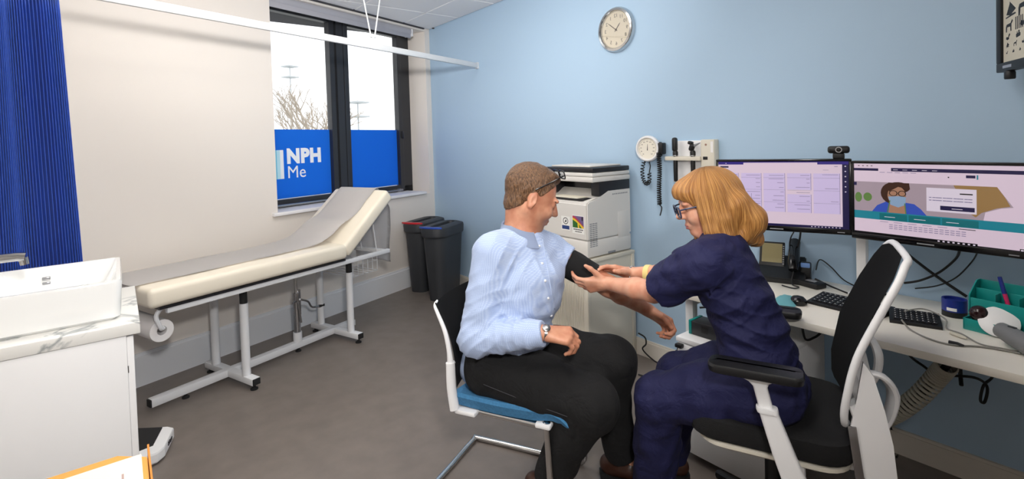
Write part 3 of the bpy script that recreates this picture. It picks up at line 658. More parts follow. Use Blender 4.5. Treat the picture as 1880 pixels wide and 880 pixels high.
def instr(name, lab, px, head):
    x = ony(px, 285, -.055)[0]; p = A(x, -.055, zl)
    t = thing(name, lab, 'instrument', p)
    b = BM(); lathe(b, [(.010, -.14), (.0125, -.13), (.0135, -.02), (.013, .016), (.016, .02), (.016, .04), (.011, .048)], p, None, 16); obj('handle', b, 'black', t)
    b = BM()
    if head: box(b, p+A(.0, -.004, .085), (.03, .034, .085), None, .013, 3); obj('viewing_head', b, 'black', t)
    else:
        box(b, p+A(-.004, -.002, .066), (.03, .03, .045), roty(.35), .012, 3); box(b, p+A(-.012, -.002, .092), (.028, .028, .02), roty(.35), .006); obj('viewing_head', b, 'black', t)
        b = BM(); cyl(b, p+A(.01, -.002, .075), p+A(.05, -.002, .092), .008, .0025, 14); obj('speculum', b, 'grey', t)
    b = BM(); lathe(b, [(.0145, .014), (.0165, .017), (.0145, .022)], p, None, 16); obj('collar', b, 'steel', t)
instr('ophthalmoscope', 'black ophthalmoscope with rounded head in the diagnostic station', 1240, True)
instr('otoscope', 'black otoscope with pointed tip in the diagnostic station', 1272, False)

# ---------------------------------------------------------------- picture eye chart light box, swung out from the wall
ch = ony(1836, 100, -.10); cd = A(.494, -.867, 0); cn = A(-.867, -.494, 0); cz0 = 1.655; cw, chh = .36, .62
R_ = np.array([cd, A(0,0,1), np.cross(cd, A(0,0,1))]).T
t = thing('eye_chart', 'black-framed cream eye chart panel with picture silhouettes, swung out from the blue wall', 'eye chart', A(ch[0], ch[1], cz0))
o_ = A(ch[0], ch[1], cz0); ctr = o_+cd*cw/2+A(0,0,chh/2)
Rb = np.array([cd, cn, A(0,0,1)]).T
def cbox(b, u0, u1, v0, v1, n0, n1, bev=0): return box(b, o_+cd*(u0+u1)/2+A(0,0,(v0+v1)/2)+cn*(n0+n1)/2, (u1-u0, abs(n1-n0), v1-v0), Rb, bev)
b = BM(); cbox(b, .0, cw, .0, .033, -.02, .012, .003); cbox(b, 0, cw, chh-.033, chh, -.02, .012, .003); cbox(b, 0, .033, .033, chh-.033, -.02, .012, .003); cbox(b, cw-.033, cw, .033, chh-.033, -.02, .012, .003); obj('chart_frame', b, 'black', t)
mat('chartface', 'cfc8b6', .6); b = BM(); cbox(b, .03, cw-.03, .03, chh-.03, -.018, .003); obj('chart_face', b, 'chartface', t, smooth=0)
boat = [(-.5,-.42),(.5,-.3),(.45,-.2),(.08,-.22),(.5,0),(-.1,.55),(-.12,.4),(-.45,-.2),(-.1,-.28),(-.5,-.34)]
horse = [(-.5,-.5),(-.35,-.5),(-.3,-.1),(.1,-.1),(.15,-.5),(.3,-.5),(.3,.1),(.5,.3),(.4,.5),(.15,.2),(-.4,.15),(-.5,-.05)]
train = [(-.5,-.3),(-.4,-.45),(.45,-.3),(.5,.1),(.3,.15),(.3,.5),(.0,.5),(0,.15),(-.15,.15),(-.2,.4),(-.3,.4),(-.32,.1),(-.5,.05)]
duck = [(-.5,-.2),(-.2,-.4),(.2,-.3),(.2,0),(.5,.3),(.3,.5),(.1,.3),(0,.0),(-.4,.1)]
items = []
def sym(shape, u, v, s, sx=1): items.append(([(u+p[0]*s*sx, v+p[1]*s) for p in shape], 0))
for k, (v, s, n, st) in enumerate(((.52, .085, 3, 1), (.40, .075, 3, 3), (.285, .056, 3, 0), (.215, .06, 3, 1), (.162, .042, 3, 2), (.122, .026, 4, 3), (.093, .02, 5, 1), (.067, .012, 6, 3))):
    for j in range(n): sym((train, boat, horse, duck)[(st+j) % 4], .052+s*.55+(cw-.13-s)*(j/(n-1)), v, s, 1.15)
for j in range(5): items.append((.115+.011*j, .140, .121+.011*j, .185, 0))
for it_ in items: obj('silhouette', quads([it_], o_+cn*.0031, cd, A(0,0,1), cn), 'black', t, smooth=0)
mat('silverprint', '9aa0ac', .4); b = BM(); cbox(b, .05, .11, .011, .021, .0118, .0128); obj('maker_plate', b, 'silverprint', t, smooth=0)
b = BM(); p = o_+cd*.07; lathe(b, [(.014, -.03), (.016, -.026), (.016, -.006), (.012, .002)], p, None, 16); obj('knob', b, 'black', t)
b = BM(); b3(b, o_[0]-.02, o_[0]+.03, -.006, 0, cz0+.1, cz0+.4, .002); tube(b, [A(o_[0]+.01, -.004, cz0+.15), o_+A(0,0,.15)-cn*.005], .012, 8); tube(b, [A(o_[0]+.01, -.004, cz0+.35), o_+A(0,0,.35)-cn*.005], .012, 8); obj('swing_bracket', b, 'grey', t)

# ---------------------------------------------------------------- desk
DZ, DY, DX0 = .72, -.655, 3.47
t = thing('desk', 'long white desk along the blue wall carrying the monitors', 'desk', (4.6, -.33, 0))
obj('desktop', b3(BM(), DX0, 6.1, DY, -.004, DZ-.028, DZ, .002), 'desk', t)
for x in (DX0+.05, 5.9):
    for y in (-.60, -.08):
        b = BM(); b3(b, x-.02, x+.02, y-.02, y+.02, 0, DZ-.028, .003); obj('leg', b, 'metalwhite', t)
    b = BM(); b3(b, x-.015, x+.015, -.58, -.1, DZ-.07, DZ-.03, .003); obj('leg_rail', b, 'metalwhite', t)
# drawer pedestal
t = thing('drawer_pedestal', 'white mobile drawer pedestal with keys in its lock by the desk', 'drawer unit', (3.72, -.5, 0))
QX0, QX1, QY, QZ = 3.545, 3.945, -.762, .55
obj('pedestal_body', b3(BM(), QX0, QX1, QY+.022, -.20, .035, QZ-.022, .002), 'white', t)
obj('pedestal_top', b3(BM(), QX0-.003, QX1+.003, QY, -.197, QZ-.022, QZ, .003), 'white', t)
for z0, z1 in ((.04, .20), (.205, .365), (.37, QZ-.027)):
    d = obj('drawer', b3(BM(), QX0+.002, QX1-.002, QY+.002, QY+.021, z0, z1, .003), 'white', t)
    obj('handle', b3(BM(), QX1-.14, QX1-.04, QY-.004, QY+.003, z1-.018, z1-.006, .002), 'steel', d)
for x in (QX0+.05, QX1-.05):
    for y in (QY+.07, -.26):
        b = BM(); cyl(b, (x-.012, y, .0175), (x+.012, y, .0175), .0175, seg=16); obj('castor', b, 'rubber', t)
kp = onz(1247, 640, .495); kp = A(QX0+.02, QY+.001, .505)
t = thing('key_fob', 'black key and fob hanging from the pedestal lock', 'keys', kp)
b = BM(); box(b, kp+A(.004, -.014, .012), (.034, .026, .018), None, .005); obj('key_head', b, 'black', t)
b = BM(); lathe(b, [(.006, .0), (.014, -.012), (.014, -.034), (.004, -.05), (.004, -.07)], kp+A(-.006, -.02, -.012), None, 14); obj('fob', b, 'black', t)
b = BM(); tube(b, [kp+A(0,-.02,.005), kp+A(-.006,-.02,-.014)], .0022, 6); obj('key_ring', b, 'steel', t)
bx = onz(1258, 630, QZ); t = thing('small_box', 'small dark grey boxed device with teal edge on the drawer pedestal', 'box', (QX0+.10, -.66, QZ))
obj('box_body', b3(BM(), QX0+.035, QX0+.17, -.695, -.60, QZ+.0005, QZ+.062, .003), 'frame', t)
obj('box_edge', b3(BM(), QX0+.02, QX0+.034, -.695, -.60, QZ+.0005, QZ+.064, .002), 'teal', t)
b = BM(); b3(b, QX0+.085, QX0+.115, -.6965, -.695, QZ+.022, QZ+.05); obj('box_print', b, 'black', t, smooth=0)
b = BM(); p = A(QX0+.10, -.55, QZ); lathe(b, [(.03, 0), (.03, .012), (.012, .02), (.01, .085), (.016, .10), (.016, .125), (.006, .135)], p, None, 18); tube(b, [p+A(0,0,.105), p+A(-.05,-.02,.10), p+A(-.085,-.045,.095)], .0045, 8, smooth=4)
tag(obj('metal_dispenser', b, 'steel'), 'small metal pump dispenser standing on the drawer pedestal', 'dispenser')

# ---------------------------------------------------------------- monitors
for nm, c_, e_ in (('sc_pink', 'e4cfe0', .62), ('sc_lilac', 'd6c5ec', .62), ('sc_purple', '33248a', .5), ('sc_dark', '231c52', .4), ('sc_line', '8a80a8', .5), ('sc_grey', 'b9a6b2', .5), ('sc_white', 'e8dcec', .6), ('sc_tealb', '2590a4', .5), ('sc_teald', '1a7880', .5), ('sc_blue', '3f5cc8', .5), ('sc_skin', 'b98a70', .5), ('sc_hair', '4a2c20', .4), ('sc_mask', '9ab6d6', .5), ('sc_blond', 'a98452', .5), ('sc_green', '6a8f4a', .5), ('sc_black', '0d0c12', .3)):
    mat(nm, c_, .3, emit=e_)
    b_ = MATS[nm].node_tree.nodes['Principled BSDF']; b_.inputs['Base Color'].default_value = tuple(x*.25 for x in rgb(c_)[:3])+(1,)
MW, MH = .550, .332
def monitor(pa, pb, ztop, label, slots, items):
    pa, pb = A(*pa), A(*pb); d = unit(A(pb[0]-pa[0], pb[1]-pa[1], 0)); n = A(d[1], -d[0], 0); z0 = ztop-MH
    base = A(pa[0], pa[1], z0); Rb = np.array([d, -n, A(0,0,1)]).T; c = base+d*MW/2+A(0,0,MH/2)
    t = thing('monitor', label, 'monitor', base+d*MW/2)
    def mb(u0, u1, v0, v1, n0, n1, bev=0): return box(BM(), base+d*(u0+u1)/2+A(0,0,(v0+v1)/2)+n*(n0+n1)/2, (u1-u0, n1-n0, v1-v0), Rb, bev)
    obj('casing', mb(0, MW, 0, MH, -.035, -.004, .004), 'black', t)
    bz = .011; cb = .024
    b = mb(0, MW, 0, cb, -.005, .004, .002); add(b, mb(0, MW, MH-bz, MH, -.005, .004, .002)); add(b, mb(0, bz, cb, MH-bz, -.005, .004, .002)); add(b, mb(MW-bz, MW, cb, MH-bz, -.005, .004, .002)); bez = obj('bezel', b, 'blackgloss', t)
    sw, sh = MW-2*bz, MH-bz-cb
    s = obj('screen', mb(bz-.002, MW-bz+.002, cb-.002, MH-bz+.002, -.004, 0), 'sc_black', t, smooth=0)
    obj('screen_image', quads([((it[0]*sw, it[1]*sh, it[2]*sw, it[3]*sh, it[4]) if len(it) == 5 else ([(p[0]*sw, p[1]*sh) for p in it[0]], it[1])) for it in items], base+d*bz+A(0,0,cb)+n*.0002, d, A(0,0,1), n), slots, s, smooth=0)
    obj('maker_print', mb(MW*.42, MW*.52, .008, .013, .0039, .0044), 'grey', bez, smooth=0)
    obj('power_print', mb(MW*.90, MW*.95, .008, .012, .0039, .0044), 'grey', bez, smooth=0)
    return t, base, d, n
rng = random.Random(5)
# diary grid (first screen) : slots 0 pink 1 lilac 2 purple 3 dark 4 line 5 white 6 black
it = [(0,0,1,1,0), (0,.955,1,1,2), (.21,.955,.78,.985,0), (.015,.905,.085,.93,3), (.955,0,1,.955,3), (.0,-.0,1,.035,3), (.0,.033,.955,.036,4)]
cols = [(.0,.17),(.185,.355),(.365,.54),(.55,.735),(.745,.94)]
for k, (x0, x1) in enumerate(cols):
    it.append((x0+.005, .22, x1, .82, 1)); it.append((x1-.004, .22, x1-.001, .82, 4))
    if k == 3: it.append((x0, .50, x1, .57, 0))
    if k == 1: it += [(x0, .10, x0+.09, .5, 1), (x0+.085, .3, x0+.088, .5, 4)]
    for r in range(9):
        y = .79-.064*r+rng.uniform(-.01, .01); l = rng.uniform(.02, .12)
        if k in (0, 4) and r % 3: continue
        it.append((x1-.012-l, y, x1-.012, y+.006, 4))
    for r in range(3): it.append((x0+.005, .75-.19*r, x1, .753-.19*r, 4))
for k in range(6): it.append((.972, .92-.075*k, .982, .935-.075*k, 5))
for k in range(9): it.append((.73+.025*k, .011, .739+.025*k, .024, 5))
it += [(.9,.92,.925,.928,4), (.82,.87,.86,.874,4), (.06,.97,.068,.98,5)]
SL1 = ['sc_pink', 'sc_lilac', 'sc_purple', 'sc_dark', 'sc_line', 'sc_white', 'sc_black']
mL, baseL, dL, nL = monitor((3.556, -.420), (4.059, -.234), 1.334, 'black-framed monitor showing a lilac calendar grid, webcam on top', SL1, it)
# web page (second screen), mirrored as in the photograph
# slots 0 pink 1 grey 2 dark 3 white 4 tealb 5 teald 6 blue 7 skin 8 hair 9 mask 10 blond 11 green 12 black 13 line
it = [(0,0,1,1,0), (0,.90,.17,.935,2), (.255,.90,1,.945,2), (0,.27,1,.745,1), (.0,.22,1,.33,4), (.175,.225,.355,.315,5), (.365,.225,.555,.315,5), (.565,.225,.765,.315,5)]
it += [(ell2(.03,.52,.025,.07),11), (ell2(.095,.53,.03,.06),11)]
it += [([(.125,.33),(.16,.42),(.22,.48),(.30,.49),(.40,.47),(.44,.41),(.475,.33)],6), ([(.235,.33),(.245,.45),(.34,.44),(.35,.33)],7), (ell2(.26,.60,.075,.145),8), (ell2(.30,.68,.075,.075),8), (ell2(.29,.57,.06,.13),7), ([(.235,.745),(.37,.745),(.375,.66),(.30,.69),(.24,.62)],8)]
it += [(ell2(.268,.60,.028,.04),12), (ell2(.268,.60,.022,.032),7), (ell2(.325,.60,.026,.04),12), (ell2(.325,.60,.02,.032),7), ([(.235,.55),(.30,.565),(.35,.555),(.345,.45),(.30,.41),(.25,.44)],9), ([(.225,.33),(.232,.33),(.25,.5),(.243,.5)],11), ([(.345,.33),(.352,.33),(.345,.47),(.338,.47)],11)]
it += [([(.63,.745),(.86,.745),(.90,.62),(.925,.52),(.86,.49),(.78,.42),(.75,.36),(.72,.40)],10), ([(.86,.745),(1,.745),(1,.33),(.79,.33),(.80,.43),(.88,.49),(.94,.51)],0)]
it += [(.475,.395,.755,.70,3), (.555,.42,.745,.475,2), (.665,.63,.735,.645,12), (.62,.44,.68,.447,3)]
for y in (.57, .535): it += [(.49+.02*k, y, .505+.02*k+.004*(k % 3), y+.010, 13) for k in range(12)]
for y in (.16,.135,.11): it += [(.24+.031*k, y, .264+.031*k, y+.008, 13) for k in range(15)]
it += [(.18+.09*k, .195, .235+.09*k, .201, 13) for k in range(5)]+[(.66,.195,.75,.203,12), (.70,.84,.75,.875,2), (.757,.825,.765,.88,4), (.60,.835,.608,.85,12)]
it += [(.03+.03*k, .965, .042+.03*k, .975, 8) for k in range(4)]+[(.18+.05*k, .88, .215+.05*k, .886, 13) for k in range(5)]+[(.27+.06*k, .918, .30+.06*k, .924, 3) for k in range(5)]
it += [(.0,.0,.76,.035,12), (.0,.0,1,.012,12), (.97,.0,1,.035,12)]+[(.54+.028*k, .009, .552+.028*k, .025, 3) for k in range(8)]+[(.975,.01,.988,.026,3), (.0,.69,.02,.735,2)]
for k in range(3): it.append((.21+.19*k, .265, .28+.19*k, .272, 3))
SL2 = ['sc_pink', 'sc_grey', 'sc_dark', 'sc_white', 'sc_tealb', 'sc_teald', 'sc_blue', 'sc_skin', 'sc_hair', 'sc_mask', 'sc_blond', 'sc_green', 'sc_black', 'sc_line']
mR, baseR, dR, nR = monitor((4.073, -.238), (4.605, -.279), 1.326, 'black-framed monitor showing a web page with a masked nurse', SL2, it)
# post carrying both arms
pp_ = A(4.072, -.115, DZ); t = thing('monitor_post', 'white twin-arm monitor post standing on the desk', 'monitor stand', pp_)
obj('post', b3(BM(), pp_[0]-.019, pp_[0]+.019, pp_[1]-.019, pp_[1]+.019, DZ+.008, 1.24, .004), 'white', t)
obj('base_plate', b3(BM(), pp_[0]-.045, pp_[0]+.045, pp_[1]-.045, pp_[1]+.045, DZ, DZ+.008, .002), 'white', t)
for base, d, n in ((baseL, dL, nL), (baseR, dR, nR)):
    c = base+d*MW/2+A(0,0,MH/2)-n*.036
    b = BM(); tube(b, [A(pp_[0], pp_[1], c[2]), (A(pp_[0], pp_[1], c[2])+c)/2+A(0,.02,0), c-n*.02], .014, 10); ar = obj('arm', b, 'white', t)
    b = BM(); box(b, c-n*.008, (.1, .012, .1), np.array([d, -n, A(0,0,1)]).T, .003); obj('mount_plate', b, 'white', ar)
# webcam
wc = baseL+dL*(MW*.915)+A(0,0,MH)
t = thing('webcam', 'small black webcam clipped on top of the calendar monitor', 'webcam', wc)
Rw = np.array([dL, -nL, A(0,0,1)]).T
b = BM(); box(b, wc+A(0,0,.012)-nL*.014, (.044, .04, .024), Rw, .004); obj('webcam_clip', b, 'black', t)
b = BM(); box(b, wc+A(0,0,.040)-nL*.005, (.082, .028, .032), Rw, .011, 3); wcb = obj('webcam_body', b, 'black', t)
RL = np.array([dL, A(0,0,1), nL]).T
b = BM(); lathe(b, [(.013, .008), (.013, .012), (.009, .012), (.008, .008)], wc+A(0,0,.04), RL, 20, closed=True); obj('lens_ring', b, 'steel', wcb)
b = BM(); lathe(b, [(.0085, .006), (.0085, .0095), (.003, .011)], wc+A(0,0,.04), RL, 16); obj('lens', b, 'blackgloss', wcb)

# ---------------------------------------------------------------- things on the desk
def dbox(b, cx, cy, z0, z1, w, d, rz=0, bev=.003): return box(b, (cx, cy, (z0+z1)/2), (w, d, z1-z0), rotz(rz), bev)
# desk phone
pc = onz(1440, 512, DZ); ph = math.radians(20); Rp = rotz(ph)
t = thing('desk_phone', 'black office desk phone with amber display on the desk', 'telephone', (pc[0], pc[1], DZ))
def pl(x, y, z): return A(pc[0], pc[1], DZ)+Rp@A(x, y, z)
b = BM(); sec = [(-.10, .0), (.09, .0), (.09, .10), (.06, .105), (-.10, .025)]
rings(b, [[pl(x, y, z) for y, z in sec] for x in (-.115, .095)]); bmesh.ops.bevel(b, geom=list(b.edges), offset=.005, segments=2, affect='EDGES'); obj('phone_base', b, 'black', t)
tilt_ = math.atan2(.08, .16); Rt = Rp@rotx(tilt_+.18)
b = BM(); box(b, pl(-.055, .02, .115), (.115, .13, .02), Rp@rotx(1.05), .004); ds = obj('display_housing', b, 'black', t)
mat('amberlcd', '8f8460', .3, emit=.12); b = BM(); box(b, pl(-.055, .02, .115)+Rp@rotx(1.05)@A(0,.005,.0102), (.092, .10, .0012), Rp@rotx(1.05)); obj('display', b, 'amberlcd', ds, smooth=0)
b = BM(); 
for k in range(9): box(b, pl(-.055, .02, .115)+Rp@rotx(1.05)@A(.052, -.05+.0115*k, .0105), (.007, .006, .003), Rp@rotx(1.05), 0)
obj('side_key', b, 'grey', ds, smooth=0, kind='stuff')
b = BM(); tube(b, [pl(.045, -.075, .065), pl(.045, -.04, .105), pl(.045, .03, .15), pl(.045, .075, .175)], [.022, .027, .025, .026], 14, smooth=4); obj('handset', b, 'blackgloss', t)
b = BM(); tube(b, [pl(.045, -.08, .06), pl(.04, -.12, .01), pl(.07, -.15, .006), pl(.05, -.18, .005), pl(.0, -.15, .005)], .003, 6, smooth=5); obj('handset_cord', b, 'rubber', t)
# power adapter on a white puck, and a black dock
q = onz(1502, 513, DZ); t = thing('white_puck', 'small white round gadget on the desk behind the dock', 'gadget', (q[0], q[1]+.03, DZ))
b = BM(); lathe(b, [(.032, 0), (.036, .006), (.036, .03), (.03, .046), (.012, .055)], (q[0], q[1]+.03, DZ), None, 24); obj('shell', b, 'white', t)
q = onz(1492, 528, DZ); t = thing('docking_station', 'flat black docking box beside the keyboard', 'dock', (q[0], q[1], DZ))
b = BM(); dbox(b, q[0]-.01, q[1]+.012, DZ, DZ+.026, .105, .07, -.25, .006); dk = obj('dock_body', b, 'black', t)
b = BM(); dbox(b, q[0]-.01, q[1]+.018, DZ+.0255, DZ+.0275, .045, .03, -.25, .0005); obj('dock_label', b, 'grey', dk, smooth=0)
b = BM(); dbox(b, q[0]-.055, q[1]+.065, DZ+.001, DZ+.10, .045, .04, .3, .008); t = tag(obj('power_adapter', b, 'black'), 'upright black power adapter with blue top between phone and dock', 'adapter')
mat('bluelabel', '6f94cf', .4); b = BM(); box(b, (q[0]-.055, q[1]+.062, DZ+.088), (.04, .043, .022), rotz(.3)@rotx(.0), .004); obj('adapter_label', b, 'bluelabel', t)
# keyboards
def keyboard(p0, p1, depth, label, rows, colsn):
    p0, p1 = A(*p0), A(*p1); d = unit(p1-p0); ln = np.linalg.norm(p1-p0); n = A(-d[1], d[0], 0)
    base = (p0+p1)/2+n*depth/2; t = thing('keyboard', label, 'keyboard', (base[0], base[1], DZ))
    sec = [(0, 0), (depth, 0), (depth, .024), (depth*.96, .026), (.006, .012), (0, .010)]
    b = BM(); rings(b, [[p0+d*u+n*v+A(0,0,DZ-p0[2]+z) for v, z in sec] for u in (0, ln)]); bd = obj('keyboard_body', b, 'black', t, smooth=0)
    sl = math.atan2(.014, depth*.95); b = BM(); Rk = np.array([d, n*math.cos(sl)+A(0,0,math.sin(sl)), np.cross(d, n*math.cos(sl)+A(0,0,math.sin(sl)))]).T
    for r in range(rows):
        for c in range(colsn):
            u = .012+(ln-.024)*(c+.5)/colsn; v = .012+(depth-.03)*(r+.5)/rows; zz = .010+.0146*v/depth+.0035
            box(b, p0+d*u+n*v+A(0,0,DZ-p0[2]+zz), ((ln-.024)/colsn*.82, (depth-.03)/rows*.8, .006), Rk)
    obj('key_set', b, 'dark', bd, smooth=0, kind='stuff')
    b = BM()
    for r in range(rows):
        for c in range(colsn):
            u = .012+(ln-.024)*(c+.4)/colsn; v = .012+(depth-.03)*(r+.55)/rows; zz = .010+.0146*v/depth+.0067
            box(b, p0+d*u+n*v+A(0,0,DZ-p0[2]+zz), (.003, .004, .0004), Rk)
    obj('key_legend', b, 'paper', bd, smooth=0, kind='stuff')
k0, k1 = onz(1481, 557, DZ), onz(1575, 580, DZ); dd = unit(k1-k0)
keyboard(k0, k0+dd*.27, .145, 'wide black keyboard on the desk in front of the docking box', 5, 12)
k1 = onz(1731, 607, DZ); k0 = onz(1656, 596, DZ); dd = unit(k1-k0); keyboard(k1-dd*.155, k1, .125, 'compact black keyboard on the desk beside the teal organiser', 5, 8)
# mouse, mask
q = onz(1463, 560, DZ); t = thing('computer_mouse', 'round black computer mouse on the desk beside the keyboard', 'mouse', (q[0], q[1], DZ))
b = BM(); lathe(b, [(.028, 0), (.034, .006), (.033, .02), (.022, .032), (.008, .036)], (q[0], q[1]+.012, DZ), None, 22); obj('shell', b, 'blackgloss', t)
b = BM(); box(b, (q[0]+.002, q[1]-.016, DZ+.028), (.008, .014, .008), None, .003); obj('wheel', b, 'grey', t)
mat('maskblue', '8fd6df', .7, bump=.1, bscale=80); q = onz(1436, 556, DZ); t = thing('face_mask', 'pale turquoise surgical face mask lying on the desk', 'face mask', (q[0], q[1], DZ))
b = BM(); V = []
for i in range(9):
    row = []
    for j in range(13): row.append(b.verts.new(Vector((q[0]+.02+(i-4)*.012-.02*(j/12), q[1]+.01+(j-6)*.013, DZ+.003+.028*math.sin(math.pi*i/8)*math.sin(math.pi*j/12)+.0025*(i % 2)))))
    V.append(row)
for i in range(8):
    for j in range(12): b.faces.new((V[i][j], V[i][j+1], V[i+1][j+1], V[i+1][j]))
bmesh.ops.solidify(b, geom=list(b.faces), thickness=.001); obj('mask_panel', b, 'maskblue', t, smooth=2)
b = BM(); tube(b, [A(q[0]-.02, q[1]-.06, DZ+.004), A(q[0]+.0, q[1]-.10, DZ+.003), A(q[0]+.06, q[1]-.08, DZ+.003)], .0015, 5, smooth=5); obj('ear_loop', b, 'paper', t)
# teal desk organiser
o0 = onz(1768, 604, DZ); o1 = onz(1872, 630, DZ); ox = unit(o1-o0); on = A(-ox[1], ox[0], 0); OW, OD, OH = .30, .135, .165
t = thing('desk_organiser', 'teal plastic desk organiser with compartments against the wall', 'desk organiser', o0+ox*OW/2+on*OD/2)
Ro = np.array([ox, on, A(0,0,1)]).T
def og(b, u0, u1, v0, v1, z0, z1, bev=.002): return box(b, o0+ox*(u0+u1)/2+on*(v0+v1)/2+A(0,0,(z0+z1)/2), (u1-u0, v1-v0, z1-z0), Ro, bev)
obj('organiser_base', og(BM(), 0, OW, 0, OD, 0, .004), 'teal', t)
obj('front_wall', og(BM(), 0, .066, 0, .004, .003, .042), 'teal', t); obj('front_wall', og(BM(), .066, OW, .0, .004, .003, .042), 'teal', t)
obj('back_wall', og(BM(), 0, OW, OD-.004, OD, .003, OH), 'teal', t)
b = BM(); rings(b, [[o0+ox*u+on*v+A(0,0,z) for v, z in ((.0, .003), (OD, .003), (OD, OH), (OD-.03, OH), (.045, .12), (.04, .042), (0, .042))] for u in (0, .004)]); obj('end_wall', b, 'teal', t, smooth=0)
b = BM(); rings(b, [[o0+ox*u+on*v+A(0,0,z) for v, z in ((.0, .003), (OD, .003), (OD, OH), (OD-.03, OH), (.045, .12), (.04, .042), (0, .042))] for u in (OW-.004, OW)]); obj('end_wall', b, 'teal', t, smooth=0)
obj('divider', og(BM(), .004, OW-.004, .045, .049, .003, .11), 'teal', t); obj('divider', og(BM(), .004, OW-.004, .09, .094, .003, .14), 'teal', t)
for u in (.072, .135, .21): obj('divider', og(BM(), u, u+.003, .049, OD-.004, .003, .135), 'teal', t)
q = o0+ox*.038+on*.025+A(0,0,.062); mat('darkball', '2a1416', .15); b = BM(); bmesh.ops.create_uvsphere(b, u_segments=20, v_segments=12, radius=.029, matrix=Matrix.Translation(Vector(q))); lathe(b, [(.018, -.058), (.02, -.02)], q, None, 16); tag(obj('paperweight', b, 'darkball'), 'glossy dark red ball in the front tray of the teal organiser', 'ball')
pa = o0+ox*.125+on*.068+A(0,0,.006); pb = pa-ox*.05+on*.012+A(0,0,.19)
t = thing('marker_pen', 'pink and black marker pen standing in the teal organiser', 'pen', pa)
b = BM(); tube(b, [pa, pa*.3+pb*.7], .0065, 10); obj('barrel', b, 'pink', t)
b = BM(); tube(b, [pa*.3+pb*.7, pb], [.0072, .006], 10); obj('cap', b, 'navytape', t)
# blue tape reel
q = onz(1750, 582, DZ); t = thing('tape_reel', 'blue round tub with a white label beside the teal organiser', 'tub', (q[0], q[1]+.02, DZ))
b = BM(); lathe(b, [(.039, 0), (.039, .02), (.038, .021)], (q[0], q[1]+.02, DZ), None, 26); obj('tub_base', b, 'black', t)
b = BM(); lathe(b, [(.039, .0), (.039, .046), (.033, .046), (.033, .036)], (q[0], q[1]+.02, DZ+.0215), None, 28); obj('tub_lid', b, 'navytape', t)
b = BM(); pts = [(q[0]+.0396*math.cos(a), q[1]+.02+.0396*math.sin(a)) for a in np.linspace(-2.0, -1.2, 7)]+[(q[0]+.0393*math.cos(a), q[1]+.02+.0393*math.sin(a)) for a in np.linspace(-1.2, -2.0, 7)]
prism(b, pts, DZ+.026, DZ+.038); obj('tub_label', b, 'paper', t, smooth=0)
# white disc and grey hand scanner
q = onz(1834, 622, DZ); nrm_ = unit((CAM-A(q[0], q[1], DZ))*A(1,1,0)); nrm_ = unit(nrm_*.8+A(0,0,.6)); x_ = unit(np.cross(A(0,0,1), nrm_)); Rd = np.array([x_, np.cross(nrm_, x_), nrm_]).T
dcn = A(q[0], q[1], DZ)+Rd@A(0,.056,0)+A(0,0,.002)
t = thing('white_disc', 'white plastic disc leaning against the teal organiser', 'disc', (q[0], q[1], DZ))
b = BM(); lathe(b, [(.053, 0), (.055, .002), (.055, .006), (.048, .010), (.014, .012)], dcn, Rd, 30); obj('disc_plate', b, 'white', t)
b = BM(); lathe(b, [(.012, 0), (.012, .006)], dcn+Rd@A(-.044, .036, 0), Rd, 16); obj('disc_tab', b, 'white', t)
p0 = onz(1838, 606, DZ+.045); p1 = onz(1892, 637, DZ+.034); mat('grey2', '77787a', .45)
t = thing('hand_scanner', 'grey cylindrical hand-held probe lying on the desk edge', 'probe', (p1[0], p1[1], DZ))
b = BM(); tube(b, [p0, p0*.6+p1*.4, p1+(p1-p0)*.3], [.026, .030, .032], 18); obj('barrel', b, 'grey2', t)
b = BM(); box(b, p0*.6+p1*.4+A(0,0,.030), (.022, .012, .005), rotz(-.5), .002); obj('button', b, 'frame', t)
def cable(name, lab, pts, r, m, sm=6):
    b = BM(); tube(b, pts, r, 6, smooth=sm); return tag(obj(name, b, m, smooth=2), lab, 'cable')
Z_ = DZ+.004
mat('greycable', '8c8a84', .5)
cable('probe_cable', 'grey cable running over the compact keyboard to the probe', [onz(1655, 587, DZ+.03), onz(1672, 606, Z_), onz(1705, 622, Z_), onz(1745, 633, Z_), onz(1800, 637, Z_), onz(1850, 645, Z_), onz(1875, 650, Z_)], .003, 'greycable')
cable('probe_cable', 'thin pale cable looping over the keys of the compact keyboard', [onz(1660, 572, DZ+.034), onz(1690, 567, DZ+.036), onz(1715, 574, DZ+.034), onz(1737, 588, DZ+.02), onz(1738, 603, Z_), onz(1765, 613, Z_), onz(1800, 632, Z_), onz(1840, 640, Z_), onz(1870, 646, Z_)], .0026, 'greycable')
for i, (u, v, lab, m) in enumerate((((1745, 611), (1775, 622), 'pale grey plug connector on the desk', 'cupboard'), ((1742, 628), (1770, 635), 'dark plug connector on the desk by the desk edge', 'frame'))):
    b = BM(); a_0, a_1 = onz(*u, DZ+.007), onz(*v, DZ+.007); tube(b, [a_0, a_0*.4+a_1*.6, a_1], [.006, .0068, .003], 8); tag(obj('plug_connector', b, m), lab, 'plug')
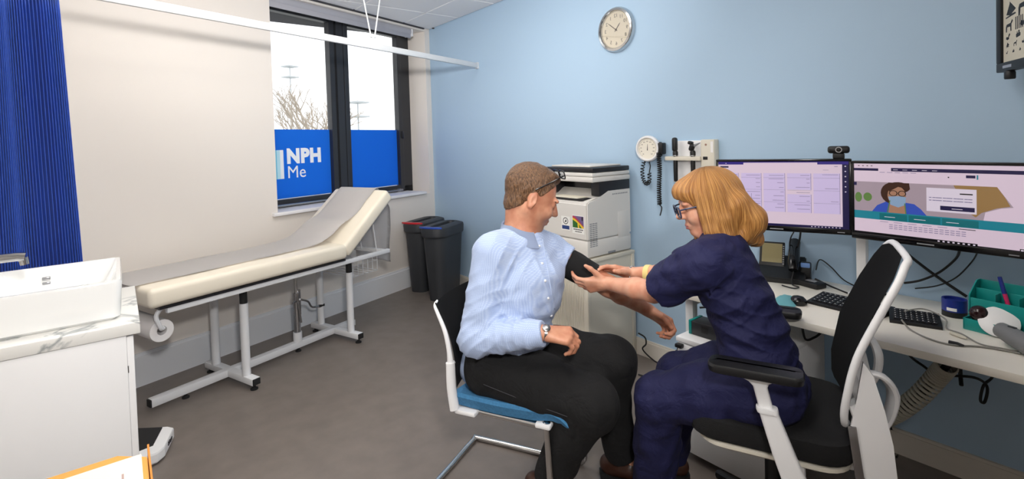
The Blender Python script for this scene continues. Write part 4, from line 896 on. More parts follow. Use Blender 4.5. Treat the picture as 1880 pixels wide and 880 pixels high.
# cables between the monitors and the desk
def yv(px, py, y=-.03): return ony(px, py, y)
cable('monitor_cable', 'thick black cable hanging diagonally from the web page monitor to the teal organiser', [yv(1650, 448, -.15), yv(1668, 468), yv(1720, 508), yv(1775, 545)], .006, 'rubber')
cable('monitor_cable', 'medium black cable swooping from the web page monitor towards the chair back', [yv(1762, 458, -.15), yv(1755, 475), yv(1725, 500), yv(1690, 515), yv(1660, 520)], .005, 'rubber')
cable('monitor_cable', 'thinnest black cable swooping low below the web page monitor', [yv(1795, 462, -.15), yv(1785, 480), yv(1755, 510), yv(1720, 525), yv(1680, 530)], .003, 'rubber')
cable('monitor_cable', 'thick black cable dropping from the calendar monitor behind the phone', [yv(1470, 425, -.2), yv(1468, 440, -.08), yv(1464, 460, -.05), onz(1466, 500, DZ+.005)], .0045, 'rubber')
cable('monitor_cable', 'thin cable dropping behind the phone handset', [yv(1457, 427, -.2), yv(1451, 440, -.08), yv(1450, 465, -.05), onz(1455, 500, DZ+.005)], .003, 'rubber')
cable('adapter_cable', 'thin black cable arching from the adapter to the monitor post', [onz(1488, 500, DZ+.10)+A(0,.06,0), yv(1505, 477, -.06), yv(1525, 490, -.05), yv(1550, 515, -.04), onz(1583, 531, Z_)], .0028, 'rubber')
cable('dock_cable', 'black cable lying on the desk from the dock past the monitor post', [onz(1496, 512, DZ+.03), onz(1530, 528, Z_), onz(1565, 541, Z_), onz(1600, 543, Z_), onz(1640, 540, Z_)], .004, 'rubber')
# under the desk: spiral cable wrap, hanging cables
sp = [onz(1740, 668, DZ-.04)+A(0,.25,0)*0, P(1722, 690, 1.95), P(1690, 725, 2.0), P(1655, 752, 2.05), P(1632, 765, 2.1)]
sp[0] = P(1738, 672, 1.9); pp = smoothpath(sp, 6)
mat('spiral', 'b8b6a8', .5)
t = thing('cable_spine', 'off-white ribbed cable spine curving down under the desk', 'cable spine', pp[-1])
for i in range(0, len(pp), 1):
    d = unit(pp[min(i+1, len(pp)-1)]-pp[max(i-1, 0)]); x, y, _ = frame_of(d); Rr_ = np.array([x, y, d]).T
    b = BM(); lathe(b, [(.030, -.006), (.036, -.004), (.036, .005), (.030, .006)], pp[i], Rr_, 20, closed=True); obj('rib', b, 'spiral', t)
b = BM(); tube(b, pp+[pp[-1]+A(-.02,.0,-.1), pp[-1]+A(-.05,.02,-.45)], .012, 8); obj('core_cable', b, 'rubber', t)
b = BM(); p = pp[0]; tube(b, [p+A(.0,.0,.0), p+A(.02,.01,.06), A(p[0]+.03, p[1]+.01, DZ-.029)], .012, 8); obj('core_cable', b, 'rubber', t)
uz = DZ-.032
cable('hanging_cable', 'black cable looping down under the desk below the teal organiser', [P(1745, 690, 2.0), P(1790, 694, 1.95), P(1812, 710, 1.95), P(1808, 738, 1.95), P(1800, 735, 1.95), P(1806, 708, 1.95), P(1822, 692, 1.95), onz(1822, 660, uz)+A(0,.0,0)], .005, 'rubber')
cable('hanging_cable', 'short black cable with a plug hanging under the desk', [onz(1762, 660, uz), P(1763, 685, 2.0), P(1765, 708, 2.0)], .007, 'rubber')
cable('hanging_cable', 'black cable under the desk behind the office chair', [onz(1660, 640, uz), P(1675, 658, 2.05), P(1700, 676, 2.05), P(1715, 690, 2.0)], .005, 'rubber')
cable('hanging_cable', 'black cable sagging under the desk beside the nurse', [onz(1470, 580, uz), P(1478, 622, 2.2), P(1495, 620, 2.2), P(1508, 610, 2.2), onz(1525, 590, uz)], .005, 'rubber')
cable('floor_cable', 'thin black cable hanging down behind the office chair to the floor', [P(1632, 770, 2.3), P(1640, 800, 2.3), P(1652, 825, 2.35), onz(1646, 840, .01)], .004, 'rubber')
# floor cables between cupboard and pedestal
G = lambda px, py: onz(px, py, .006)
cable('floor_cable', 'black cable rising along the cupboard side from the floor', [ony(1172, 612, -.05), ony(1184, 620, -.05), ony(1186, 632, -.06), ony(1180, 642, -.08), G(1200, 662), G(1226, 678), G(1245, 690)], .005, 'rubber')
cable('floor_cable', 'black cable coiled on the floor between the two pairs of knees', [G(1172, 688), G(1190, 694), G(1206, 700), G(1230, 684), G(1215, 678), G(1192, 688), G(1188, 705), G(1200, 715)], .005, 'rubber')
cable('floor_cable', 'white cable looped on the floor beside the black one', [G(1196, 712), G(1198, 694), G(1212, 682), G(1226, 684), G(1228, 676), G(1214, 674), G(1208, 684), G(1216, 692), G(1235, 690)], .005, 'white')

# ---------------------------------------------------------------- visitor chair
vc = thing('visitor_chair', 'cantilever visitor chair with blue seat and white back frame under the man', 'chair', (3.27, -1.414, 0), math.atan2(.466, .885))
def L_(parent):
    M = WMAT[parent]; return lambda x, y, z: np.array(M@Vector((x, y, z)))
v = L_(vc); Rv = np.array(WMAT[vc].to_3x3())
b = BM(); V = []
def seat_top(x, y): return .455+.018*((abs(x+.215)/.47-.45)**2*2)-.045*max(0, (x-.17)/.085)**2+.016*(abs(y)/.225)**2
rs_ = []
for i in range(15):
    x = -.215+.47*i/14; hw = .232*(1-.06*max(0, x/.25)); th = .052-.018*max(0, (x-.12)/.135); ys = np.linspace(-hw, hw, 11)
    rs_.append([v(x, y, seat_top(x, y)) for y in ys]+[v(x, hw+.006, seat_top(x, hw)-.014)]+[v(x, y*.97, seat_top(x, y)-th) for y in ys[::-1]]+[v(x, -hw-.006, seat_top(x, hw)-.014)])
rings(b, rs_)
obj('seat', b, 'fabricblue', vc)
obj('seat_pan', box(BM(), v(-.02, 0, .403), (.36, .34, .012), Rv, .004), 'white', vc)
for e in (-1, 1):
    b = BM(); tube(b, [v(-.375, .0, .013), v(-.375, e*.19, .013), v(-.35, e*.215, .013), v(.0, e*.215, .013), v(.14, e*.215, .013), v(.168, e*.215, .03), v(.175, e*.215, .08), v(.165, e*.215, .40), v(.14, e*.215, .405), v(-.15, e*.205, .405)], .0125, 12, smooth=3); obj('cantilever_leg', b, 'chrome', vc)
    b = BM(); tube(b, [v(-.205, e*.245, .415), v(-.215, e*.247, .50), v(-.215, e*.248, .60)], .02, 12, smooth=3, ry=.75); obj('back_upright', b, 'white', vc)
    b = BM(); tube(b, [v(-.215, e*.248, .59), v(-.220, e*.249, .65), v(-.236, e*.249, .72), v(-.268, e*.246, .785), v(-.285, e*.238, .812), v(-.288, e*.215, .825)], [.013, .0095, .0085, .007, .006, .004], 10, smooth=4); obj('back_edge', b, 'white', vc)
    b = BM(); box(b, v(-.16, e*.225, .408), (.09, .05, .018), Rv, .006); obj('seat_bracket', b, 'white', vc)
    obj('leg_cap', box(BM(), v(.155, e*.215, .412), (.06, .04, .018), Rv, .006), 'white', vc)
prof = [(-.195, .50), (-.20, .60), (-.210, .66), (-.228, .72), (-.260, .785), (-.277, .815), (-.282, .823)]
pr_ = smoothpath([A(x, 0, z) for x, z in prof], 4); b = BM(); V = []
for p in pr_:
    V.append([b.verts.new(Vector(v(p[0]-.035*(1-(y/.24)**2), y, p[2]))) for y in np.linspace(-.243, .243, 15)])
for i in range(len(V)-1):
    for j in range(14): b.faces.new((V[i][j], V[i][j+1], V[i+1][j+1], V[i+1][j]))
bmesh.ops.solidify(b, geom=list(b.faces), thickness=.006); obj('backrest', b, 'fabricblack', vc, smooth=2)

# ---------------------------------------------------------------- office chair
oc = thing('office_chair', 'black office chair with white arm posts and back frame under the nurse', 'office chair', (4.063, -.963, 0), math.atan2(-.39, -.92))
v0_ = L_(oc); Rv = np.array(WMAT[oc].to_3x3()); v = lambda x, y, z: v0_(x*.93, y*.93, z*.93+.1015 if z > .3 else z*1.268)
b = BM(); rings(b, [[v(p[0], p[1], z) for p in rrect(l, w_, r, 6, .01, 0)] for l, w_, r, z in ((.46, .46, .08, .385), (.51, .50, .10, .395), (.53, .52, .11, .43), (.52, .51, .11, .462), (.46, .46, .10, .474), (.2, .2, .06, .466))]); obj('seat', b, 'fabricblack', oc)
b = BM(); rings(b, [[v(p[0], p[1], z) for p in rrect(l, w_, .09, 6, .0, 0)] for l, w_, z in ((.44, .48, .366), (.47, .50, .374), (.47, .50, .385), (.44, .48, .388))]); obj('seat_pan', b, 'cupboard', oc)
def backshape(dx, sc=1.0):
    out = []
    for k, (zz, hw) in enumerate(((.515, .165), (.53, .20), (.60, .225), (.75, .232), (.90, .226), (.99, .205), (1.035, .17), (1.05, .12))): out.append((zz, hw*sc))
    return out
def backsurf(zz, y): 
    u = (zz-.515)/.535; return -.225-.16*u-.028*math.sin(math.pi*min(1, u*1.2))*-1-.0*y+.035*(y/.23)**2
b = BM(); V = []
for zz, hw in backshape(0): V.append([b.verts.new(Vector(v(backsurf(zz, y), y, zz))) for y in np.linspace(-hw, hw, 15)])
for i in range(len(V)-1):
    for j in range(14): b.faces.new((V[i][j], V[i+1][j], V[i+1][j+1], V[i][j+1]))
bmesh.ops.solidify(b, geom=list(b.faces), thickness=.022); obj('backrest', b, 'fabricblack', oc, smooth=1)
# white rim that runs round the back cushion
sh = backshape(0); pts = [v(backsurf(z, hw)-.013, hw+.010, z) for z, hw in sh]+[v(backsurf(z, hw)-.016, -hw-.004, z) for z, hw in reversed(sh)]
b = BM(); tube(b, pts, .0105, 10, smooth=5); obj('back_frame', b, 'white', oc, smooth=2)
for e in (-1, 1):
    b = BM(); tube(b, [v(-.235, e*.21, .60), v(-.26, e*.20, .53), v(-.285, e*.17, .44), v(-.27, e*.13, .37), v(-.2, e*.09, .34)], [.022, .028, .032, .03, .024], 12, smooth=5, ry=.5); obj('back_strut', b, 'white', oc)
    b = BM(); tube(b, [v(-.27, e*.205, .70), v(-.315, e*.195, .69), v(-.345, e*.16, .63), v(-.335, e*.15, .55), v(-.30, e*.165, .48)], [.012, .016, .022, .02, .014], 10, smooth=5, ry=.6); obj('lumbar_loop', b, 'white', oc)
    b = BM(); pl_ = [(-.262, .74), (-.244, .62), (-.226, .52), (-.236, .40), (-.29, .355), (-.345, .39), (-.335, .50), (-.315, .60), (-.288, .70)]
    rings(b, [[v(x, e*(.226+dy), z) for x, z in pl_] for dy in (-.008, .008)]); obj('side_plate', b, 'white', oc, smooth=0)
    b = BM(); box(b, v(-.240, e*.238, .455), (.022, .006, .15), Rv@roty(.12), .002); obj('side_strip', b, 'steel', oc)
    # arm: post sleeve, inner post, pad
    b = BM(); rings(b, [[v(p[0]+ox_, e*.32+p[1], z) for p in rrect(l, w_, .01, 3)] for l, w_, z, ox_ in ((.075, .034, .36, -.075), (.068, .034, .44, -.045), (.056, .032, .56, -.005), (.056, .032, .575, 0))]); sl_ = obj('arm_sleeve', b, 'white', oc)
    b = BM(); rings(b, [[v(p[0]+ox_, e*.32+p[1], z) for p in rrect(l, w_, .014, 3)] for l, w_, z, ox_ in ((.062, .04, .566, -.001), (.064, .042, .574, .001), (.062, .04, .582, .002))]); obj('sleeve_collar', b, 'white', sl_)
    b = BM(); rings(b, [[v(p[0]+ox_, e*.32+p[1], z) for p in rrect(l, w_, .008, 3)] for l, w_, z, ox_ in ((.042, .022, .56, 0), (.042, .022, .645, .02), (.06, .03, .66, .024), (.11, .04, .674, .028))]); obj('arm_post', b, 'white', oc)
    b = BM(); tube(b, [v(-.075, e*.32, .375), v(-.08, e*.28, .355), v(-.08, e*.1, .35)], .022, 10, smooth=4); obj('arm_bracket', b, 'white', oc)
    b = BM(); rings(b, [[v(p[0], e*.32+p[1], z+.012*(p[0]-.035)/.14*0+.010*max(0, -(p[0]+.05)/.06)*0) for p in rrect(l, w_, .03, 6, .035, 0)] for l, w_, z in ((.24, .07, .676), (.275, .09, .682), (.28, .094, .70), (.272, .088, .708), (.22, .05, .712))]); obj('arm_pad', b, 'black', oc)
b = BM(); box(b, v(-.03, 0, .335), (.26, .2, .06), Rv, .015); obj('tilt_mechanism', b, 'black', oc)
b = BM(); cyl(b, v(0, 0, .09), v(0, 0, .31), .026, seg=18); obj('gas_column', b, 'black', oc)
for k in range(5):
    a = 2*math.pi*k/5+.5; d = A(math.cos(a), math.sin(a), 0)
    b = BM(); tube(b, [v(*(d*.02+A(0,0,.10))), v(*(d*.16+A(0,0,.09))), v(*(d*.30+A(0,0,.07)))], [.03, .024, .018], 10); lg = obj('base_arm', b, 'black', oc)
    b = BM(); s_ = A(-d[1], d[0], 0); c_ = d*.29
    for q in (-1, 1): cyl(b, v(*(c_+s_*.006*q+A(0,0,.028))), v(*(c_+s_*.026*q+A(0,0,.028))), .028, seg=16)
    obj('castor', b, 'rubber', lg)
    b = BM(); cyl(b, v(*(c_+A(0,0,.03))), v(*(c_+A(0,0,.075))), .008, seg=8); obj('castor_stem', b, 'black', lg)

# ================================================================= PEOPLE: signed-distance bodies meshed with surface nets
class SDF:
    def __init__(s, lo, hi, h):
        s.lo = np.array(lo, float); s.h = h; s.n = np.ceil((np.array(hi)-s.lo)/h).astype(int)+1; s.F = np.full(s.n, .2, np.float32)
    def _reg(s, lo, hi):
        a = np.clip(np.floor((lo-s.lo)/s.h).astype(int), 0, s.n-1); b = np.clip(np.ceil((hi-s.lo)/s.h).astype(int)+1, 1, s.n)
        if np.any(b <= a): return None
        ax = [(s.lo[i]+s.h*np.arange(a[i], b[i])).astype(np.float32) for i in range(3)]
        return tuple(slice(a[i], b[i]) for i in range(3)), ax
    def _apply(s, lo, hi, fn, k, sub=False, m=.03):
        r = s._reg(np.array(lo)-m-k, np.array(hi)+m+k)
        if r is None: return
        sl, ax = r; X, Y, Z = np.meshgrid(*ax, indexing='ij', sparse=True); d = fn(X, Y, Z); f = s.F[sl]
        if sub:
            d = -d; hh = np.clip(.5-.5*(f-d)/k, 0, 1) if k else None
            s.F[sl] = (f*(1-hh)+d*hh+k*hh*(1-hh)) if k else np.maximum(f, d)
        else:
            hh = np.clip(.5+.5*(f-d)/k, 0, 1) if k else None
            s.F[sl] = (f*(1-hh)+d*hh-k*hh*(1-hh)) if k else np.minimum(f, d)
    def cone(s, a, b, ra, rb, k=.01, sub=False, flat=False):
        a, b = np.array(a, float), np.array(b, float); R = max(ra, rb); ab = b-a; L2 = max(float(ab@ab), 1e-9); L1 = math.sqrt(L2)
        def fn(X, Y, Z):
            u = ((X-a[0])*ab[0]+(Y-a[1])*ab[1]+(Z-a[2])*ab[2])/L2; t = np.clip(u, 0, 1)
            d = np.sqrt((X-a[0]-t*ab[0])**2+(Y-a[1]-t*ab[1])**2+(Z-a[2]-t*ab[2])**2)-(ra+(rb-ra)*t)
            return np.maximum(d, (u-1)*L1) if flat else d
        s._apply(np.minimum(a, b)-R, np.maximum(a, b)+R, fn, k, sub)
    def ell(s, c, r, R=None, k=.01, sub=False):
        c = np.array(c, float); r = np.array(r, float); R = np.eye(3) if R is None else np.array(R); m = np.sqrt((R**2)@(r**2))
        def fn(X, Y, Z):
            dx, dy, dz = X-c[0], Y-c[1], Z-c[2]; q = [R[0, i]*dx+R[1, i]*dy+R[2, i]*dz for i in range(3)]
            k0 = np.sqrt(sum((q[i]/r[i])**2 for i in range(3))); k1 = np.sqrt(sum((q[i]/r[i]**2)**2 for i in range(3)))+1e-9
            return k0*(k0-1)/k1
        s._apply(c-m, c+m, fn, k, sub)
    def chain(s, pts, rs, k=.01, sub=False):
        for i in range(len(pts)-1): s.cone(pts[i], pts[i+1], rs[i], rs[i+1], k, sub)
    def cut(s, p, n, k=0):
        """remove the half space in front of plane (p, n)"""
        n = unit(n); ax = [(s.lo[i]+s.h*np.arange(s.n[i])).astype(np.float32) for i in range(3)]; X, Y, Z = np.meshgrid(*ax, indexing='ij', sparse=True)
        d = ((X-p[0])*n[0]+(Y-p[1])*n[1]+(Z-p[2])*n[2]).astype(np.float32); s.F = np.maximum(s.F, d)
    def warp(s, fn):
        ax = [(s.lo[i]+s.h*np.arange(s.n[i])).astype(np.float32) for i in range(3)]; X, Y, Z = np.meshgrid(*ax, indexing='ij', sparse=True); s.F = s.F+fn(X, Y, Z).astype(np.float32)
    def mesh(s, name, m, parent=None, smooth_it=2, label=None, attr=None):
        F = s.F; F[0] = F[-1] = .2; F[:, 0] = F[:, -1] = .2; F[:, :, 0] = F[:, :, -1] = .2
        I = F < 0; n = np.array(F.shape)
        cnt = np.zeros(n-1, np.int8)
        for dx in (0, 1):
            for dy in (0, 1):
                for dz in (0, 1): cnt += I[dx:n[0]-1+dx, dy:n[1]-1+dy, dz:n[2]-1+dz]
        act = np.argwhere((cnt > 0) & (cnt < 8)); idx = np.full(n-1, -1, np.int32); idx[tuple(act.T)] = np.arange(len(act))
        off = [(0,0,0),(1,0,0),(0,1,0),(1,1,0),(0,0,1),(1,0,1),(0,1,1),(1,1,1)]; val = [F[act[:,0]+o[0], act[:,1]+o[1], act[:,2]+o[2]] for o in off]
        P_ = np.zeros((len(act), 3)); C_ = np.zeros(len(act))
        for i, j in ((0,1),(2,3),(4,5),(6,7),(0,2),(1,3),(4,6),(5,7),(0,4),(1,5),(2,6),(3,7)):
            a, b = val[i], val[j]; mk = (a < 0) != (b < 0); t = np.where(mk, a/np.where(mk, a-b, 1), 0)
            oa, ob = np.array(off[i]), np.array(off[j]); P_ += mk[:,None]*(oa+(ob-oa)*t[:,None]); C_ += mk
        V = s.lo+s.h*(act+P_/C_[:,None])
        faces = []
        for ax in range(3):
            sl0 = [slice(1, -1)]*3; sl1 = [slice(1, -1)]*3; sl0[ax] = slice(0, n[ax]-1); sl1[ax] = slice(1, n[ax])
            A0 = I[tuple(sl0)]; A1 = I[tuple(sl1)]
            for flip in (0, 1):
                e = np.argwhere(A0 & ~A1 if flip == 0 else ~A0 & A1)
                if not len(e): continue
                o = np.ones(3, int); o[ax] = 0; e = e+o
                u, w_ = [(1,2),(2,0),(0,1)][ax]; q = []
                for du, dw in ((-1,-1),(0,-1),(0,0),(-1,0)):
                    c = e.copy(); c[:,u] += du; c[:,w_] += dw; q.append(idx[c[:,0], c[:,1], c[:,2]])
                q = np.stack(q, 1); faces.append(q if flip == 0 else q[:, ::-1])
        Q = np.concatenate(faces); Q = Q[(Q >= 0).all(1)]
        for _ in range(smooth_it):      # gentle Laplacian pass
            acc = np.zeros_like(V); c = np.zeros(len(V))
            for k in range(4):
                i, j = Q[:, k], Q[:, (k+1) % 4]; np.add.at(acc, i, V[j]); np.add.at(c, i, 1); np.add.at(acc, j, V[i]); np.add.at(c, j, 1)
            V = V*.5+.5*acc/np.maximum(c, 1)[:,None]
        me = bpy.data.meshes.new(name); AV = attr(V) if attr else None
        if parent is not None:
            Mi = np.array(WMAT[parent].inverted()); V = V@Mi[:3,:3].T+Mi[:3,3]
        me.vertices.add(len(V)); me.vertices.foreach_set('co', V.astype(np.float32).ravel()); me.loops.add(Q.size); me.loops.foreach_set('vertex_index', Q.astype(np.int32).ravel())
        me.polygons.add(len(Q)); me.polygons.foreach_set('loop_start', np.arange(0, Q.size, 4, dtype=np.int32)); me.update(calc_edges=True)
        if AV is not None: me.attributes.new('strand', 'FLOAT_VECTOR', 'POINT').data.foreach_set('vector', AV.astype(np.float32).ravel())
        me.validate()
        o = bpy.data.objects.new(name, me); COL.objects.link(o); me.materials.append(MATS[m] if isinstance(m, str) else m)
        me.polygons.foreach_set('use_smooth', [True]*len(me.polygons)); WMAT[o] = Matrix.Identity(4)
        if parent is not None: o.parent = parent; WMAT[o] = WMAT[parent]
        if label: o['label'] = label
        return o
def hand_sdf(S_, W, f, n, side, curl, thumb, sc=1.0, spread=1.0, mir=1):
    """W wrist, f along the palm, n the way the palm faces, side = thumb side"""
    f = unit(f); n = unit(np.array(n)-f*np.dot(n, f)); t = unit(np.array(side)-f*np.dot(side, f)-n*np.dot(side, n)); tips = []
    S_.cone(W-f*.01, W+f*.03*sc, .023*sc, .022*sc, .015)
    bases = [(.088, .030), (.091, .010), (.086, -.011), (.076, -.029)]; lens = [(.040,.026,.021), (.044,.029,.022), (.041,.027,.021), (.032,.021,.019)]
    for i, (bl, bs) in enumerate(bases):
        b0 = W+(f*bl+t*bs)*sc; S_.cone(W+(f*.02+t*bs*.55)*sc, b0, .0155*sc, .0125*sc, .012)
        c = curl[i] if hasattr(curl[0], '__len__') else curl; ang = 0; p = b0; d0 = unit(f+t*bs*1.2*spread); rr = [.0098, .0090, .0082, .0072] if i < 3 else [.0086, .0078, .0072, .0064]
        for j in range(3):
            ang += c[j]; d = d0*math.cos(ang)+n*math.sin(ang); q = p+d*lens[i][j]*sc; S_.cone(p, q, rr[j]*sc, rr[j+1]*sc, .004); p = q
        tips.append(p)
    S_.ell(W+(f*.045+t*.018+n*.008)*sc, np.array([.032, .024, .016])*sc, np.array([f, t, n]).T, .012)
    p = W+(f*.022+t*.024+n*.006)*sc; rr = [.0135, .0115, .0100, .0082]
    for j, (df, dt, dn, ln) in enumerate(thumb):
        d = unit(f*df+t*dt+n*dn); q = p+d*ln*sc; S_.cone(p, q, rr[j]*sc, rr[j+1]*sc, .007); p = q
    return tips

# ---------------------------------------------------------------- cloth, skin and hair materials
def clothmat(name, col, rough, s1, d1, s2, d2, check=None, sheen=.1):
    m = mat(name, col, rough, sheen=sheen); nt = m.node_tree; N = nt.nodes; tc = N.new('ShaderNodeTexCoord')
    n1 = N.new('ShaderNodeTexNoise'); n1.inputs['Scale'].default_value = s1; n1.inputs['Detail'].default_value = 3; n1.inputs['Distortion'].default_value = .8
    n2 = N.new('ShaderNodeTexNoise'); n2.inputs['Scale'].default_value = s2
    b1 = N.new('ShaderNodeBump'); b1.inputs['Distance'].default_value = d1; b2 = N.new('ShaderNodeBump'); b2.inputs['Distance'].default_value = d2
    for n in (n1, n2): nt.links.new(tc.outputs['Object'], n.inputs[0])
    nt.links.new(n1.outputs[0], b1.inputs['Height']); nt.links.new(n2.outputs[0], b2.inputs['Height']); nt.links.new(b1.outputs[0], b2.inputs['Normal']); nt.links.new(b2.outputs[0], N['Principled BSDF'].inputs['Normal'])
    if check:
        c1, c2, freq = check; outs = []
        for ax in ('Z', 'X'):
            w_ = N.new('ShaderNodeTexWave'); w_.bands_direction = ax; w_.inputs['Scale'].default_value = freq; w_.inputs['Distortion'].default_value = .1; w_.inputs['Detail'].default_value = 0; nt.links.new(tc.outputs['Object'], w_.inputs[0]); outs.append(w_)
        mx = N.new('ShaderNodeMath'); mx.operation = 'MULTIPLY'; nt.links.new(outs[0].outputs[1], mx.inputs[0]); nt.links.new(outs[1].outputs[1], mx.inputs[1])
        r = N.new('ShaderNodeValToRGB'); r.color_ramp.elements[0].color = rgb(c1); r.color_ramp.elements[1].color = rgb(c2); nt.links.new(mx.outputs[0], r.inputs[0]); nt.links.new(r.outputs[0], N['Principled BSDF'].inputs['Base Color'])
    return m
clothmat('shirt', 'b9cbe6', .8, 14, .004, 400, .0006, ('a6b9de', 'c4d2ea', 55))
mat('collarin', '2e3a5c', .8)
clothmat('jeans', '0a0a0c', .9, 12, .012, 500, .0008, None, 0)
clothmat('scrubs', '0d1040', .8, 12, .014, 400, .0006, None, 0)
def skinmat(name, col, col2, stub=None):
    m = mat(name, col, .48); nt = m.node_tree; N = nt.nodes; B = N['Principled BSDF']; tc = N.new('ShaderNodeTexCoord')
    B.inputs['Subsurface Weight'].default_value = .12; B.inputs['Subsurface Radius'].default_value = (.01, .004, .002); B.inputs['Subsurface Scale'].default_value = .5
    n = N.new('ShaderNodeTexNoise'); n.inputs['Scale'].default_value = 22; n.inputs['Detail'].default_value = 4; nt.links.new(tc.outputs['Object'], n.inputs[0])
    r = N.new('ShaderNodeValToRGB'); r.color_ramp.elements[0].position = .35; r.color_ramp.elements[1].position = .65; r.color_ramp.elements[0].color = rgb(col2); r.color_ramp.elements[1].color = rgb(col); nt.links.new(n.outputs[0], r.inputs[0]); out = r.outputs[0]
    if stub:
        c, rad, colr = stub
        vs = N.new('ShaderNodeVectorMath'); vs.operation = 'DISTANCE'; vs.inputs[1].default_value = tuple(c); nt.links.new(tc.outputs['Object'], vs.inputs[0])
        mr = N.new('ShaderNodeMapRange'); mr.inputs['From Min'].default_value = rad*.55; mr.inputs['From Max'].default_value = rad; mr.inputs['To Min'].default_value = .42; mr.inputs['To Max'].default_value = 0; nt.links.new(vs.outputs['Value'], mr.inputs['Value'])
        mx = N.new('ShaderNodeMix'); mx.data_type = 'RGBA'; nt.links.new(mr.outputs[0], mx.inputs[0]); nt.links.new(out, mx.inputs[6]); mx.inputs[7].default_value = rgb(colr); out = mx.outputs[2]
    nt.links.new(out, B.inputs['Base Color']); return m
def hairmat(name, c1, c2, sx, attr=False):
    m = mat(name, c1, .38); nt = m.node_tree; N = nt.nodes; B = N['Principled BSDF']; tc = N.new('ShaderNodeTexCoord'); mp = N.new('ShaderNodeMapping'); mp.inputs['Scale'].default_value = sx
    at = N.new('ShaderNodeAttribute'); at.attribute_name = 'strand'
    nt.links.new(at.outputs['Vector'] if attr else tc.outputs['Object'], mp.inputs[0]); n = N.new('ShaderNodeTexNoise'); n.inputs['Scale'].default_value = 1; n.inputs['Detail'].default_value = 5; nt.links.new(mp.outputs[0], n.inputs[0])
    r = N.new('ShaderNodeValToRGB'); r.color_ramp.elements[0].position = .35; r.color_ramp.elements[1].position = .68; r.color_ramp.elements[0].color = rgb(c2); r.color_ramp.elements[1].color = rgb(c1); nt.links.new(n.outputs[0], r.inputs[0]); nt.links.new(r.outputs[0], B.inputs['Base Color'])
    bp = N.new('ShaderNodeBump'); bp.inputs['Distance'].default_value = .006; nt.links.new(n.outputs[0], bp.inputs['Height']); nt.links.new(bp.outputs[0], B.inputs['Normal']); B.inputs['Anisotropic'].default_value = .4; return m
hairmat('hair_brown', '8a6648', '46301f', (220, 220, 70))
hairmat('hair_ginger', 'd8a05c', '8f5a2a', (16, 9, 9), True)
mat('eyewhite', 'ece6e0', .2); mat('iris', '33241c', .15); mat('lip', 'b86a62', .45); mat('leather', '3c2218', .4); mat('shoeblack', '121214', .4)
def wrinkle(amp, seed, lam=(.05, .11), n=6, mask=None):
    rg = random.Random(seed); W_ = []
    for _ in range(n):
        d = unit([rg.gauss(0, 1), rg.gauss(0, 1), rg.gauss(0, .8)])*2*math.pi/rg.uniform(*lam); W_.append((d, rg.uniform(0, 6.28)))
    def fn(X, Y, Z):
        o = 0
        for d, p in W_: o = o+np.sin(d[0]*X+d[1]*Y+d[2]*Z+p+1.3*np.sin(9*Z+p))
        return o*(amp/math.sqrt(n))
    return fn
def head_sdf(S_, c, f, up, sc=1.0, neck=None, fem=False):
    f = unit(f); u = unit(np.array(up)-f*np.dot(up, f)); l = np.cross(u, f); R = np.array([f, l, u]).T; T = lambda x, y, z: c+R@(np.array([x, y, z])*sc)
    E = lambda x, y, z, rx, ry, rz, k=.012, sub=False, RR=None: S_.ell(T(x, y, z), np.array([rx, ry, rz])*sc, R if RR is None else R@RR, k, sub)
    E(-.018, 0, .032, .100, .078, .088); E(.028, 0, -.035, .066, .062, .085, .03); E(.064, 0, -.098, .024, .026, .018, .02)
    for s in (-1, 1):
        S_.cone(T(-.012, s*.052, -.05), T(.055, s*.022, -.100), .024*sc, .018*sc, .02); E(.064, s*.038, -.034, .026, .022, .024, .015)
        E(.083, s*.030, .020, .014, .024, .010, .012); E(.100, s*.033, .000, .015, .019, .012, .008, True); E(.075, s*.032, .0, .0145, .0145, .0125, .004)
        E(-.018, s*.078, -.010, .019, .007, .032, .006, False, rotz(s*.35)); E(-.012, s*.086, -.008, .010, .004, .020, .003, True, rotz(s*.35)); E(-.016, s*.080, -.036, .010, .006, .009, .005)
    S_.cone(T(.092, 0, .010), T(.1135, 0, -.027), .009*sc, .0120*sc, .012)
    for s in (-1, 1): E(.102, s*.011, -.032, .011, .008, .008, .006)
    E(.084, 0, -.066, .014, .026, .012, .01); E(.091, 0, -.063, .009, .022, .005, .004); E(.088, 0, -.076, .010, .020, .0065, .004)
    S_.cone(T(.098, -.020, -.0685), T(.098, .020, -.0685), .0035, .0035, .003, True)
    if neck is not None: S_.cone(T(-.030, 0, -.055), neck, (.052 if fem else .056)*sc, (.054 if fem else .066)*sc, .025)
    return T, R

